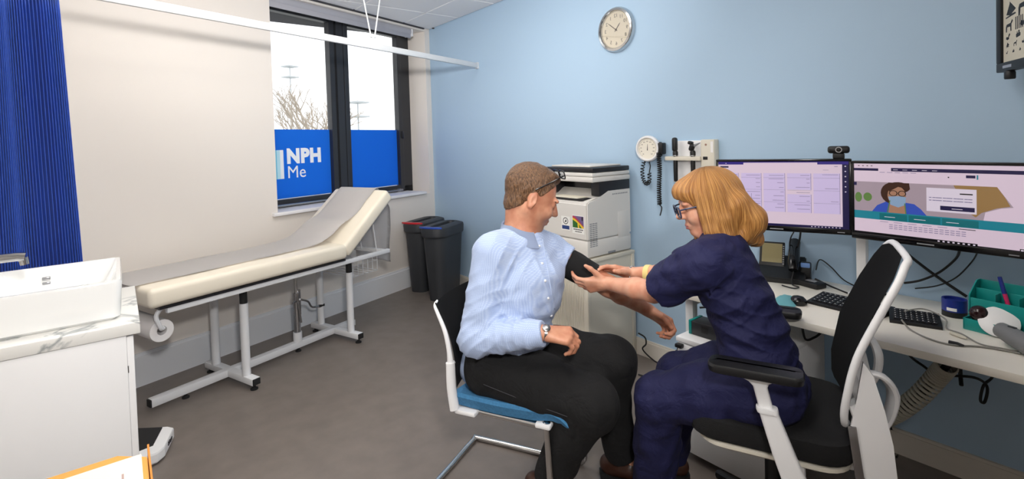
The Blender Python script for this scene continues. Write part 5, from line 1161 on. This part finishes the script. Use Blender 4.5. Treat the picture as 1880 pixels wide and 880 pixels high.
def build_shoe(parent, ank, toe_dir, col, sc=1.0, drop=.075, pitch=0):
    """ankle point, direction of the toes"""
    d = unit(toe_dir); side = unit(np.cross(A(0,0,1), d)); upv = np.cross(d, side); R = np.array([d, side, upv]).T; T = lambda x, y, z: ank+R@(A(x, y, z)*sc)
    S_ = SDF(np.minimum.reduce([T(-.12,-.08,-.14), T(.26,.08,.1), T(-.12,.08,.1), T(.26,-.08,-.14)])-.03, np.maximum.reduce([T(-.12,-.08,-.14), T(.26,.08,.1), T(-.12,.08,.1), T(.26,-.08,-.14)])+.03, .005)
    S_.ell(T(-.035, 0, -.045), A(.05, .038, .045)*sc, R, .02); S_.ell(T(.06, 0, -.045), A(.09, .044, .04)*sc, R, .03); S_.ell(T(.14, 0, -.058), A(.065, .046, .026)*sc, R, .03); S_.cone(T(0, 0, .02), T(0, 0, -.03), .046*sc, .045*sc, .02)
    S_.cut(T(0, 0, -drop), -upv); up_ = S_.mesh('shoe', col, parent, 1)
    b = BM(); pts = [(-.088, 0), (-.075, .030), (-.03, .040), (.03, .042), (.11, .052), (.17, .046), (.205, .022), (.212, 0)]; full = pts+[(x, -y) for x, y in reversed(pts[1:-1])]
    rings(b, [[T(x, y, z) for x, y in full] for z in (-drop-.020, -drop+.004)]); obj('sole', b, 'rubber', up_)
    return up_

# ================================================================= the seated man
u_ = A(.885, .466, 0); s_ = A(.466, -.885, 0); UPZ = A(0,0,1); rgt = r_; dwn = d_; fwd = f_
pel = P(922, 655, 2.12); hipR, hipL = pel+s_*.09, pel-s_*.09
kneeR, kneeL = P(1086, 742, 1.87), P(1122, 664, 2.03); ankR, ankL = P(1010, 884, 1.95), P(1140, 836, 2.08)
shR, shL = P(905, 466, 1.98), P(1010, 464, 2.18); elbR, wriR = P(874, 622, 1.93), P(998, 612, 1.84)
elbL, wriL = P(1118, 526, 2.12), P(1190, 570, 2.22); neckb = P(958, 428, 2.08); hc = P(977, 362, 2.08)
Tm = unit((shL-shR)*A(1,1,0)); Fm = unit(np.cross(Tm, UPZ)); 
if np.dot(Fm, fwd) > 0: Fm = -Fm
lv = [(P(922, 655, 2.12), .178, .14, .0), (P(944, 610, 2.10), .172, .165, .25), (P(954, 560, 2.09), .176, .155, .5), (P(959, 532, 2.085), .176, .15, .7), (P(964, 500, 2.08), .178, .142, .85), (P(964, 462, 2.08), .165, .088, 1.)]
def torso(S_, lv, axA, axB, grow=0, k=.05, rz=.075):
    for c, hw, hd, t in lv:
        T_ = unit(axA*(1-t)+axB*t); F_ = np.cross(T_, UPZ); S_.ell(c, (hw+grow, hd+grow, rz), np.array([T_, F_, UPZ]).T, k)
man = thing('person', 'seated man in pale blue shirt and black jeans holding out his arm', 'person', (pel[0], pel[1], 0))
hf = unit(rgt*.93+fwd*.22-UPZ*.42)
stubc = hc+unit(hf)*.05-UPZ*.095
Mi = WMAT[man].inverted(); sl = np.array(Mi@Vector(stubc))
skinmat('skin_man', 'd39a7c', 'bf7e62', (sl, .105, '6d5a50'))
allp = np.array([pel, kneeR, kneeL, ankR, ankL, shR, shL, elbR, wriL, hc, neckb, wriR]); lo, hi = allp.min(0)-.22, allp.max(0)+.22; lo[2] = max(lo[2], .02)
B_ = SDF(lo, hi, .0042)
torso(B_, lv, -s_, Tm, -.022)
B_.chain([hipR, kneeR, ankR], [.085, .06, .038], .03); B_.chain([hipL, kneeL, ankL], [.085, .06, .038], .03)
B_.chain([shR, elbR, wriR], [.052, .042, .027], .02); B_.chain([shL, elbL], [.052, .044], .02)
fm = elbL*.7+wriL*.3; B_.chain([elbL, fm, wriL], [.044, .042, .027], .015)
B_.cone(neckb-UPZ*.05, neckb, .09, .07, .03)
Tm_, Rm = head_sdf(B_, hc, hf, UPZ, 1.06, neckb-UPZ*.02)
# ankles into feet
for ank, dr in ((ankR, u_), (ankL, u_)): B_.cone(ank, ank+dr*.08-UPZ*.04, .036, .03, .02)
fR = unit(P(1052, 618, 1.84)-wriR); hand_sdf(B_, wriR, fR, -UPZ*.85+fwd*.35-rgt*.25, fwd*.8+UPZ*.5, (.75, 1.05, .7), [(.75, .5, .25, .038), (.95, .05, .35, .03), (.9, -.2, .4, .024)], 1.08)
fL = unit(P(1236, 600, 2.20)-wriL); hand_sdf(B_, wriL, fL, -UPZ*.75-fwd*.55-rgt*.2, -UPZ*.3+rgt*.1-fwd*.8, (.75, 1.15, .8), [(.65, .7, .25, .04), (.9, .2, .4, .03), (.9, 0, .4, .024)], 1.06)
body = B_.mesh('body', 'skin_man', man, 2); del B_
# eyes and brows
for s in (-1, 1):
    b = BM(); bmesh.ops.create_uvsphere(b, u_segments=12, v_segments=8, radius=.0120, matrix=Matrix.Translation(Vector(Tm_(.0715, s*.032, .0)))); obj('eye', b, 'eyewhite', man, smooth=2)
    b = BM(); bmesh.ops.create_uvsphere(b, u_segments=10, v_segments=6, radius=.0055, matrix=Matrix.Translation(Vector(Tm_(.0795, s*.033, -.003)))); obj('iris', b, 'iris', man, smooth=2)
    b = BM(); tube(b, [Tm_(.092, s*.014, .017), Tm_(.092, s*.032, .023), Tm_(.078, s*.052, .016)], [.004, .005, .003], 6, smooth=4); obj('eyebrow', b, 'hair_brown', man, smooth=2)
# short hair
H_ = SDF(hc-.17, hc+.17, .0042); H_.ell(Tm_(-.0235, 0, .0375), A(.1030, .0815, .0925)*1.06, Rm, .01); H_.ell(Tm_(.036, 0, .100), A(.045, .048, .020), Rm, .03); H_.ell(Tm_(-.052, 0, -.035), A(.050, .066, .068), Rm, .02)
for s in (-1, 1): H_.ell(Tm_(.020, s*.075, .0), A(.016, .007, .036), Rm, .008)
H_.cut(Tm_(.045, 0, .055), Rm@A(.74, 0, -.67)); [H_.ell(Tm_(-.010, s*.092, -.018), A(.027, .030, .036), Rm, .006, True) for s in (-1, 1)]; H_.warp(wrinkle(.0013, 4, (.014, .04), 8))
for s in (-1, 1): H_.ell(Tm_(.085, s*.055, .095), A(.045, .03, .03), Rm, .01, True)
H_.mesh('hair', 'hair_brown', man, 1)
# spectacles pushed up on the hair
gl = thing('spectacles', 'dark spectacles pushed up on top of the man\'s head', 'spectacles', Tm_(.08, 0, .1))
for s in (-1, 1):
    b = BM(); tube(b, [Tm_(-.025, s*.087, .028), Tm_(-.012, s*.090, .042), Tm_(.028, s*.086, .085), Tm_(.062, s*.068, .119)], .003, 6, smooth=4); obj('temple', b, 'blackgloss', gl)
    cn_ = Tm_(.066, s*.033, .124); dx_ = Rm@A(-.1, 1, 0); dz_ = Rm@A(-.62, 0, .78)
    pts = [cn_+unit(dx_)*p[0]+dz_*p[1]-UPZ*.0 for p in rrect(.052, .034, .012, 4)]; b = BM(); tube(b, pts+[pts[0], pts[1]], .0026, 6); rim = obj('rim', b, 'blackgloss', gl)
    b = BM(); b.faces.new([b.verts.new(Vector(p)) for p in pts]); bmesh.ops.solidify(b, geom=list(b.faces), thickness=.001); obj('lens', b, 'lens', rim, smooth=0)
b = BM(); tube(b, [Tm_(.067, -.008, .124), Tm_(.070, 0, .126), Tm_(.067, .008, .124)], .0026, 6); obj('bridge', b, 'blackgloss', gl)
# shirt
Q_ = SDF(lo, hi, .005)
torso(Q_, lv, -s_, Tm, 0, .07)
Q_.ell(pel+A(0,0,-.02)-u_*.03, (.185, .15, .09), np.array([-s_, u_, UPZ]).T, .04)
Q_.cone(shR+UPZ*.01, neckb-UPZ*.02, .062, .07, .04); Q_.cone(shL+UPZ*.01, neckb-UPZ*.02, .062, .07, .04)
Q_.chain([shR, elbR], [.078, .066], .035); Q_.cone(elbR, wriR*.75+elbR*.25, .066, .052, .02); Q_.cone(wriR*.75+elbR*.25, wriR, .052, .046, .015, flat=True)
slv = shL*.70+elbL*.30; slv0 = shL*.74+elbL*.26
Q_.cone(shL, slv0, .076, .064, .035, flat=True); Q_.cone(shL*.9+elbL*.1, slv, .072, .070, .006, flat=True)
Q_.warp(wrinkle(.0018, 11, (.05, .12), 7))
def folds(Sx, c, d, lam, amp, rad, ph=0):
    """ridges across direction d, fading with distance from c"""
    d = unit(d)*2*math.pi/lam
    Sx.warp(lambda X, Y, Z: -amp*(2.2*(1-np.abs(np.sin(.5*(d[0]*(X-c[0])+d[1]*(Y-c[1])+d[2]*(Z-c[2])+ph+1.1*np.sin(17*(X+Y)+9*Z+ph)))))**2-.5)*np.exp(-((X-c[0])**2+(Y-c[1])**2+(Z-c[2])**2)/rad**2))
folds(Q_, elbR, unit(elbR-shR)*.6+unit(wriR-elbR)*.6, .034, .0050, .10); folds(Q_, elbR*.45+wriR*.55, unit(wriR-elbR), .040, .0035, .09, 1)
folds(Q_, shR*.45+elbR*.55, unit(elbR-shR)+rgt*.5, .045, .0035, .10, 2); folds(Q_, P(935, 640, 1.98), UPZ+rgt*.45, .045, .0045, .13); folds(Q_, P(995, 500, 2.0), UPZ*.5+rgt, .06, .003, .13, 1); folds(Q_, P(935, 480, 1.95), UPZ*.7-rgt, .055, .003, .12, 2); folds(Q_, P(995, 600, 1.98), UPZ*.4+rgt, .05, .003, .12)
Q_.cone(neckb+UPZ*.02, neckb+UPZ*.15, .067, .075, .006, True)
Q_.cone(wriR+fR*.012, wriR+fR*.2, .034, .034, .003, True)
sd = unit(elbL-shL); Q_.cone(slv+sd*.04, slv+sd*.2, .055, .06, .003, True)
shirt = Q_.mesh('shirt', 'shirt', man, 2, 'pale blue checked long-sleeved shirt'); del Q_
# shirt collar: a folded band round the neck
nax = unit(Tm_(-.03, 0, -.055)-neckb); cf = unit(Fm*.75+rgt*.5); cf = unit(cf-nax*np.dot(cf, nax)); cl = np.cross(nax, cf)
b = BM(); V = []
for k in range(33):
    a = math.radians(22+316*k/32); dr = cf*math.cos(a)+cl*math.sin(a); ft = max(0, math.cos(a)); fr = abs(math.cos(a/2))
    top = neckb+nax*(.045-.035*ft)+dr*(.072); mid_ = neckb+nax*(.050-.038*ft)+dr*.078; bot = neckb+nax*(.0-.050*ft)+dr*(.095+.012*ft)
    V.append([b.verts.new(Vector(p)) for p in (neckb+nax*-.01+dr*.068, top, mid_, bot)])
for i in range(len(V)-1):
    for j in range(3): b.faces.new((V[i][j], V[i+1][j], V[i+1][j+1], V[i][j+1]))
bmesh.ops.solidify(b, geom=list(b.faces), thickness=.004); mat('collar', 'b4c4e2', .8); obj('collar', b, 'collar', shirt, smooth=2)
# placket buttons
from mathutils.bvhtree import BVHTree
def hit(o, px, py):
    M = WMAT[o].inverted(); me = o.data; bv = BVHTree.FromPolygons([v_.co for v_ in me.vertices], [tuple(p_.vertices) for p_ in me.polygons])
    org_ = M@Vector(CAM); dr_ = (M.to_3x3()@Vector(ray(px, py))).normalized(); r = bv.ray_cast(org_, dr_); return None if r[0] is None else np.array(WMAT[o]@r[0])
for k in range(6):
    p = hit(shirt, 990+5.5*k, 452+32*k)
    if p is None: continue
    b = BM(); bmesh.ops.create_uvsphere(b, u_segments=8, v_segments=6, radius=.0055, matrix=Matrix.Translation(Vector(p))@Matrix.Diagonal((1, 1, 1, 1))); obj('button', b, 'white', shirt, smooth=2)
pts = [hit(shirt, 996+5.5*k/2, 440+16*k) for k in range(13)]; pts = [p-unit(p-CAM)*.0005 for p in pts if p is not None]
b = BM(); tube(b, pts, .0022, 6, smooth=3); obj('placket_edge', b, 'collar', shirt, smooth=2)
# jeans
J_ = SDF(lo, hi, .005)
J_.ell(pel+A(0,0,-.025), (.178, .14, .085), np.array([-s_, u_, UPZ]).T, .04)
J_.chain([hipR+UPZ*-.005, hipR*.5+kneeR*.5, kneeR], [.118, .108, .098], .04); J_.chain([hipL-UPZ*.005, hipL*.5+kneeL*.5, kneeL], [.118, .108, .096], .04)
cR = kneeR*.6+ankR*.4-u_*.02; cL = kneeL*.6+ankL*.4-u_*.02
J_.chain([kneeR, cR], [.098, .084], .03); J_.cone(cR, ankR, .084, .066, .02, flat=True); J_.chain([kneeL, cL], [.096, .082], .03); J_.cone(cL, ankL, .082, .064, .02, flat=True)
J_.warp(wrinkle(.0026, 23, (.05, .12), 7))
for kn, hp_ in ((kneeR, hipR), (kneeL, hipL)):
    for k in range(5):
        c = kn-u_*.05-UPZ*(.03+.012*k); J_.cone(c-s_*.09*-1, c-u_*.02+s_*-.03, .007, .004, .012)
jeans = J_.mesh('jeans', 'jeans', man, 2, 'black denim jeans'); del J_
mat('seam', '3c3c40', .8); b = BM(); pts = []
sR = unit(s_); hp0 = hipR*.75+kneeR*.25
tube(b, [hipR+s_*.119+u_*.02-UPZ*.02, hipR*.6+kneeR*.4+s_*.111-UPZ*.02, kneeR*.85+hipR*.15+s_*.102-UPZ*.02], .0014, 5, smooth=5); obj('side_seam', b, 'seam', jeans)
shR_ = build_shoe(man, ankR+A(0,0,.0), unit(u_*.9-UPZ*.45), 'leather', 1.05)
shL_ = build_shoe(man, A(ankL[0], ankL[1], max(ankL[2], .0)), u_, 'leather', 1.05)
# wristwatch
wt = thing('wristwatch', 'steel wristwatch on the man\'s bent arm', 'watch', wriR); fr_ = frame_of(fR); Rw_ = np.array([fr_[0], fr_[1], fr_[2]]).T; wc_ = wriR+fR*.006
b = BM(); lathe(b, [(.0285, -.006), (.0305, -.005), (.0305, .005), (.0285, .006)], wc_, Rw_, 24, closed=True); obj('strap', b, 'steel', wt)
nd = unit(-fwd*.6+UPZ*.8); nd = unit(nd-fR*np.dot(nd, fR)); x_ = np.cross(fR, nd); b = BM(); lathe(b, [(.014, 0), (.015, .002), (.015, .007), (.012, .009)], wc_+nd*.029, np.array([fR, x_, nd]).T, 20); obj('watch_case', b, 'steel', wt)
# blood pressure cuff on the upper arm
cuf = thing('pressure_cuff', 'black fabric blood pressure cuff wrapped round the man\'s outstretched arm', 'cuff', shL*.4+elbL*.6)
K_ = SDF(np.minimum(shL, elbL)-.12, np.maximum(shL, elbL)+.12, .004)
cA, cB = shL*.70+elbL*.30, shL*.26+elbL*.74; K_.cone(cA, cB, .063, .057, .004, flat=True); K_.cut(cA, -sd); K_.cone(cA-sd*.02, cB+sd*.1, .050, .046, .002, True); K_.warp(wrinkle(.0015, 8, (.04, .08), 5))
K_.mesh('cuff_band', 'fabricblack', cuf, 1)


# ================================================================= the nurse
w_n = A(-.39, .92, 0); a_n = A(-.92, -.39, 0)
NS = .93
npel = P(1402, 690, 1.85*NS); nhipN, nhipF = npel-w_n*.085*NS, npel+w_n*.085*NS
nkN, nkF = P(1212, 732, 1.845), P(1248, 690, 2.0); naN, naF = P(1200, 896, 1.955), P(1228, 832, 2.12)
nneck = P(1328, 442, 1.91*NS); nsN = P(1288, 486, 1.785*NS); nsF = P(1312, 456, 2.06*NS)
neN, nwN = P(1200, 535, 1.84), P(1114, 521, 2.045); neF, nwF = P(1236, 506, 2.04), P(1156, 502, 2.16); nhc = P(1298, 372, 1.96*NS)
nT = unit((nsF-nsN)*A(1,1,0))
nlv = [(P(x, y, d*NS), hw*.95, hd*.95, t) for x, y, d, hw, hd, t in ((1400, 690, 1.85, .175, .13, 0), (1388, 640, 1.855, .16, .125, .2), (1374, 590, 1.865, .158, .122, .5), (1350, 540, 1.88, .162, .122, .8), (1332, 490, 1.90, .162, .105, 1), (1322, 464, 1.91, .15, .075, 1))]
nur = thing('person', 'nurse with shoulder-length ginger hair in a navy tunic fitting the cuff', 'person', (npel[0], npel[1], 0))
skinmat('skin_nurse', 'e0aa8e', 'cf8e72')
allp = np.array([npel, nkN, nkF, naN, naF, nsN, nsF, neN, nwN, nwF, nhc]); lo, hi = allp.min(0)-.24, allp.max(0)+.22; lo[2] = max(lo[2], .02)
B_ = SDF(lo, hi, .0042)
torso(B_, nlv, w_n, nT, -.02)
B_.chain([nhipN, nkN, naN], [.085, .055, .035], .03); B_.chain([nhipF, nkF, naF], [.085, .055, .035], .03)
B_.chain([nsN, neN], [.048, .040], .02); B_.chain([neN, neN*.65+nwN*.35, nwN], [.040, .039, .0245], .015)
B_.chain([nsF, neF], [.046, .040], .02); B_.chain([neF, neF*.65+nwF*.35, nwF], [.040, .037, .0245], .015)
B_.cone(nneck-UPZ*.05, nneck, .075, .055, .03)
nf = unit(-rgt*.95+fwd*.12-UPZ*.26)
Tn_, Rn = head_sdf(B_, nhc, nf, UPZ, .95, nneck-UPZ*.02, True)
for ank, dr in ((naN, a_n), (naF, a_n)): B_.cone(ank, ank+dr*.08-UPZ*.04, .034, .028, .02)
cc_ = cA*.45+cB*.55                                            # middle of the cuff
fN = unit(P(1064, 526, 2.06)-nwN)
hand_sdf(B_, nwN-fN*.005, fN, fwd*.8+UPZ*.45, UPZ*.95-rgt*.3, [(.35, .6, .4), (.45, .7, .45), (.55, .75, .5), (.65, .8, .5)], [(.55, .75, .10, .040), (.6, .8, .05, .032), (.75, .7, .1, .026)], .95)
fF = unit(P(1092, 486, 2.14)-nwF)
hand_sdf(B_, nwF-fF*.005, fF, -UPZ*.8-fwd*.45, -fwd*.8-UPZ*.2+UPZ*.3, [(.15, .35, .25), (.12, .32, .25), (.15, .35, .3), (.2, .4, .3)], [(.75, .55, .3, .04), (.9, .35, .25, .032), (.95, .2, .2, .026)], .95)
body = B_.mesh('body', 'skin_nurse', nur, 2); del B_
for s in (-1, 1):
    b = BM(); bmesh.ops.create_uvsphere(b, u_segments=12, v_segments=8, radius=.012, matrix=Matrix.Translation(Vector(Tn_(.0745, s*.032, .0)))); obj('eye', b, 'eyewhite', nur, smooth=2)
    b = BM(); bmesh.ops.create_uvsphere(b, u_segments=10, v_segments=6, radius=.006, matrix=Matrix.Translation(Vector(Tn_(.0830, s*.033, -.002)))); obj('iris', b, 'iris', nur, smooth=2)
b = BM(); tube(b, [Tn_(.093, -.020, -.066), Tn_(.0975, 0, -.0645), Tn_(.093, .020, -.066)], .0032, 6, smooth=4); tube(b, [Tn_(.091, -.018, -.074), Tn_(.096, 0, -.076), Tn_(.091, .018, -.074)], .0038, 6, smooth=4); obj('lips', b, 'lip', nur, smooth=2)
# hair
hl = np.minimum(nhc-.2, P(1405, 455, 1.93*NS)-.06); hh = np.maximum(nhc+.17, P(1405, 455, 1.93*NS)+.1)
H_ = SDF(hl, hh, .004)
H_.ell(Tn_(-.018, 0, .036), A(.108, .089, .093), Rn, .01)
H_.ell(Tn_(.060, 0, .060), A(.052, .066, .046), Rn, .02)                       # fringe
for s in (-1, 1):
    H_.ell(Tn_(-.012, s*.078, -.03), A(.066, .028, .105), Rn, .02); H_.chain([Tn_(.02, s*.082, -.04), Tn_(.025, s*.084, -.09), Tn_(.045, s*.075, -.135), Tn_(.03, s*.07, -.155)], [.022, .024, .018, .008], .02)
    H_.chain([Tn_(-.02, s*.09, -.06), Tn_(-.015, s*.088, -.12), Tn_(.0, s*.08, -.145)], [.026, .024, .010], .02)
H_.ell(Tn_(-.075, 0, -.03), A(.062, .088, .11), Rn, .03)
tipN = P(1384, 436, 1.90*NS); tipF = P(1392, 440, 1.96*NS)
for tp, yy_ in ((tipN, .05), (tipF, -.01), (P(1372, 432, 1.88*NS), .07)):
    H_.chain([Tn_(-.085, yy_, -.02), Tn_(-.125, yy_, -.085), tp*.35+Tn_(-.13, yy_, -.1)*.65+UPZ*.01, tp-rgt*.01, tp-UPZ*.012-rgt*.028], [.045, .040, .034, .024, .010], .02)
# clear the face
for s in (-1, 1): H_.ell(Tn_(.110, s*.030, -.045), A(.072, .052, .075), Rn, .012, True)
H_.ell(Tn_(.10, 0, -.06), A(.075, .062, .095), Rn, .01, True)
H_.cone(nneck+UPZ*-.02+a_n*.02, Tn_(.02, 0, -.10), .05, .055, .01, True)
def strands(X, Y, Z):
    dx, dy, dz = X-nhc[0], Y-nhc[1], Z-nhc[2]-.02; q = [Rn[0, i]*dx+Rn[1, i]*dy+Rn[2, i]*dz for i in range(3)]; th = np.arctan2(q[1], q[0]+.02)
    return .0011*np.sin(th*30+2*q[2]*10)+.0007*np.sin(th*67+2.1+q[2]*12)
def strand_attr(V):
    q = (V-nhc-A(0,0,.02))@Rn; th = np.arctan2(q[:,1], q[:,0]+.02); r = np.sqrt(q[:,0]**2+q[:,1]**2); return np.stack([np.cos(th)*3, np.sin(th)*3, q[:,2]*1.5+r], 1)
H_.warp(strands); H_.mesh('hair', 'hair_ginger', nur, 1, 'shoulder-length ginger blonde hair with a fringe', strand_attr)
# glasses
ng = thing('glasses', 'dark blue framed glasses worn by the nurse', 'glasses', Tn_(.11, 0, 0)); mat('blueframe', '22304e', .25)
for s in (-1, 1):
    b = BM(); tube(b, [Tn_(.112, s*.060, .006), Tn_(.075, s*.074, .008), Tn_(.0, s*.084, .004), Tn_(-.025, s*.083, -.012)], .003, 6, smooth=4); obj('temple', b, 'blueframe', ng)
    pts = [Tn_(.116-.10*abs(p[0]+s*.033)*.35, p[0]+s*.033, p[1]-.006) for p in rrect(.052, .038, .013, 4)]; b = BM(); tube(b, pts+[pts[0], pts[1]], .003, 6); rim = obj('rim', b, 'blueframe', ng)
    b = BM(); b.faces.new([b.verts.new(Vector(p)) for p in pts]); bmesh.ops.triangulate(b, faces=list(b.faces)); bmesh.ops.solidify(b, geom=list(b.faces), thickness=.001); obj('lens', b, 'lens', rim, smooth=0)
b = BM(); tube(b, [Tn_(.116, -.009, 0), Tn_(.120, 0, .003), Tn_(.116, .009, 0)], .003, 6); obj('bridge', b, 'blueframe', ng)
# tunic
Q_ = SDF(lo, hi, .005)
torso(Q_, nlv, w_n, nT, .004, .05)
Q_.ell(npel+A(0,0,-.045)+a_n*.015, (.18, .145, .10), np.array([w_n, a_n, UPZ]).T, .05)
Q_.cone(nsN+UPZ*.005, nneck-UPZ*.02, .060, .062, .04); Q_.cone(nsF+UPZ*.005, nneck-UPZ*.02, .058, .062, .04)
hemN = nsN*.20+neN*.80; hemF = nsF*.3+neF*.7
Q_.cone(nsN, hemN, .074, .076, .035, flat=True); Q_.cone(nsF, hemF, .070, .074, .035, flat=True)
Q_.warp(wrinkle(.003, 31, (.05, .13), 7)); rg = random.Random(12)
folds(Q_, P(1385, 600, 1.62), UPZ+rgt*.25, .05, .0045, .15); folds(Q_, P(1420, 520, 1.7), UPZ+rgt*.6, .055, .004, .12, 1); folds(Q_, P(1330, 560, 1.62), UPZ*.8-rgt*.5, .05, .004, .10, 2); folds(Q_, nsN*.6+hemN*.4, unit(hemN-nsN)*.7+UPZ*.5, .05, .0035, .10); folds(Q_, P(1440, 680, 1.7), UPZ*.8-rgt*.3, .05, .004, .12, 1)
# seam of the armhole and back yoke
Q_.chain([P(1345, 452, 1.80*NS), P(1322, 490, 1.735*NS), P(1305, 540, 1.745*NS)], [.004]*3, .014)
Q_.cone(nneck+UPZ*.02, nneck+UPZ*.12-a_n*-.03, .056, .07, .006, True)
an = unit(neN-nsN); Q_.cone(hemN-an*.01, hemN+an*.15, .060, .066, .003, True); af = unit(neF-nsF); Q_.cone(hemF-af*.01, hemF+af*.15, .058, .064, .003, True)
tunic = Q_.mesh('tunic', 'scrubs', nur, 2, 'short-sleeved navy blue tunic'); del Q_
mat('piping', '3a3f78', .7)
# trousers
J_ = SDF(lo, hi, .005)
J_.ell(npel+A(0,0,-.03), (.178, .14, .09), np.array([w_n, a_n, UPZ]).T, .04)
J_.chain([nhipN-UPZ*.005, nhipN*.5+nkN*.5, nkN], [.110, .098, .086], .04); J_.chain([nhipF-UPZ*.005, nhipF*.5+nkF*.5, nkF], [.110, .098, .084], .04)
J_.cone(nkN, nkN*.55+naN*.45, .086, .082, .03); J_.cone(nkN*.55+naN*.45, naN, .082, .078, .02, flat=True); J_.cone(nkF, nkF*.55+naF*.45, .084, .078, .03); J_.cone(nkF*.55+naF*.45, naF, .078, .074, .02, flat=True)
J_.warp(wrinkle(.0032, 41, (.05, .12), 7)); J_.mesh('trousers', 'scrubs', nur, 2, 'navy blue trousers'); del J_
build_shoe(nur, naN, unit(a_n*.9+A(-.2,-.0,0)), 'shoeblack', .92); build_shoe(nur, naF, a_n, 'leather', .95)
# bracelet and watch on her far wrist
br = thing('bracelet', 'silver bead bracelet on the nurse\'s wrist', 'bracelet', nwF); wv = unit(nwF-neF); x, y, _ = frame_of(wv); cb_ = nwF-wv*.012
for k in range(18):
    a = 2*math.pi*k/18; b = BM(); bmesh.ops.create_uvsphere(b, u_segments=8, v_segments=6, radius=.0048, matrix=Matrix.Translation(Vector(cb_+(x*math.cos(a)+y*math.sin(a))*.028))); obj('bead', b, 'steel', br, smooth=2)
mat('gold', 'e8d28a', .35); b = BM(); p = neF*.45+nwF*.55; lathe(b, [(.036, -.012), (.039, -.010), (.039, .010), (.036, .012)], p, np.array([x, y, wv]).T, 22, closed=True); tag(obj('wrist_band', b, 'gold'), 'pale yellow band on the nurse\'s forearm beside the sleeve', 'band')
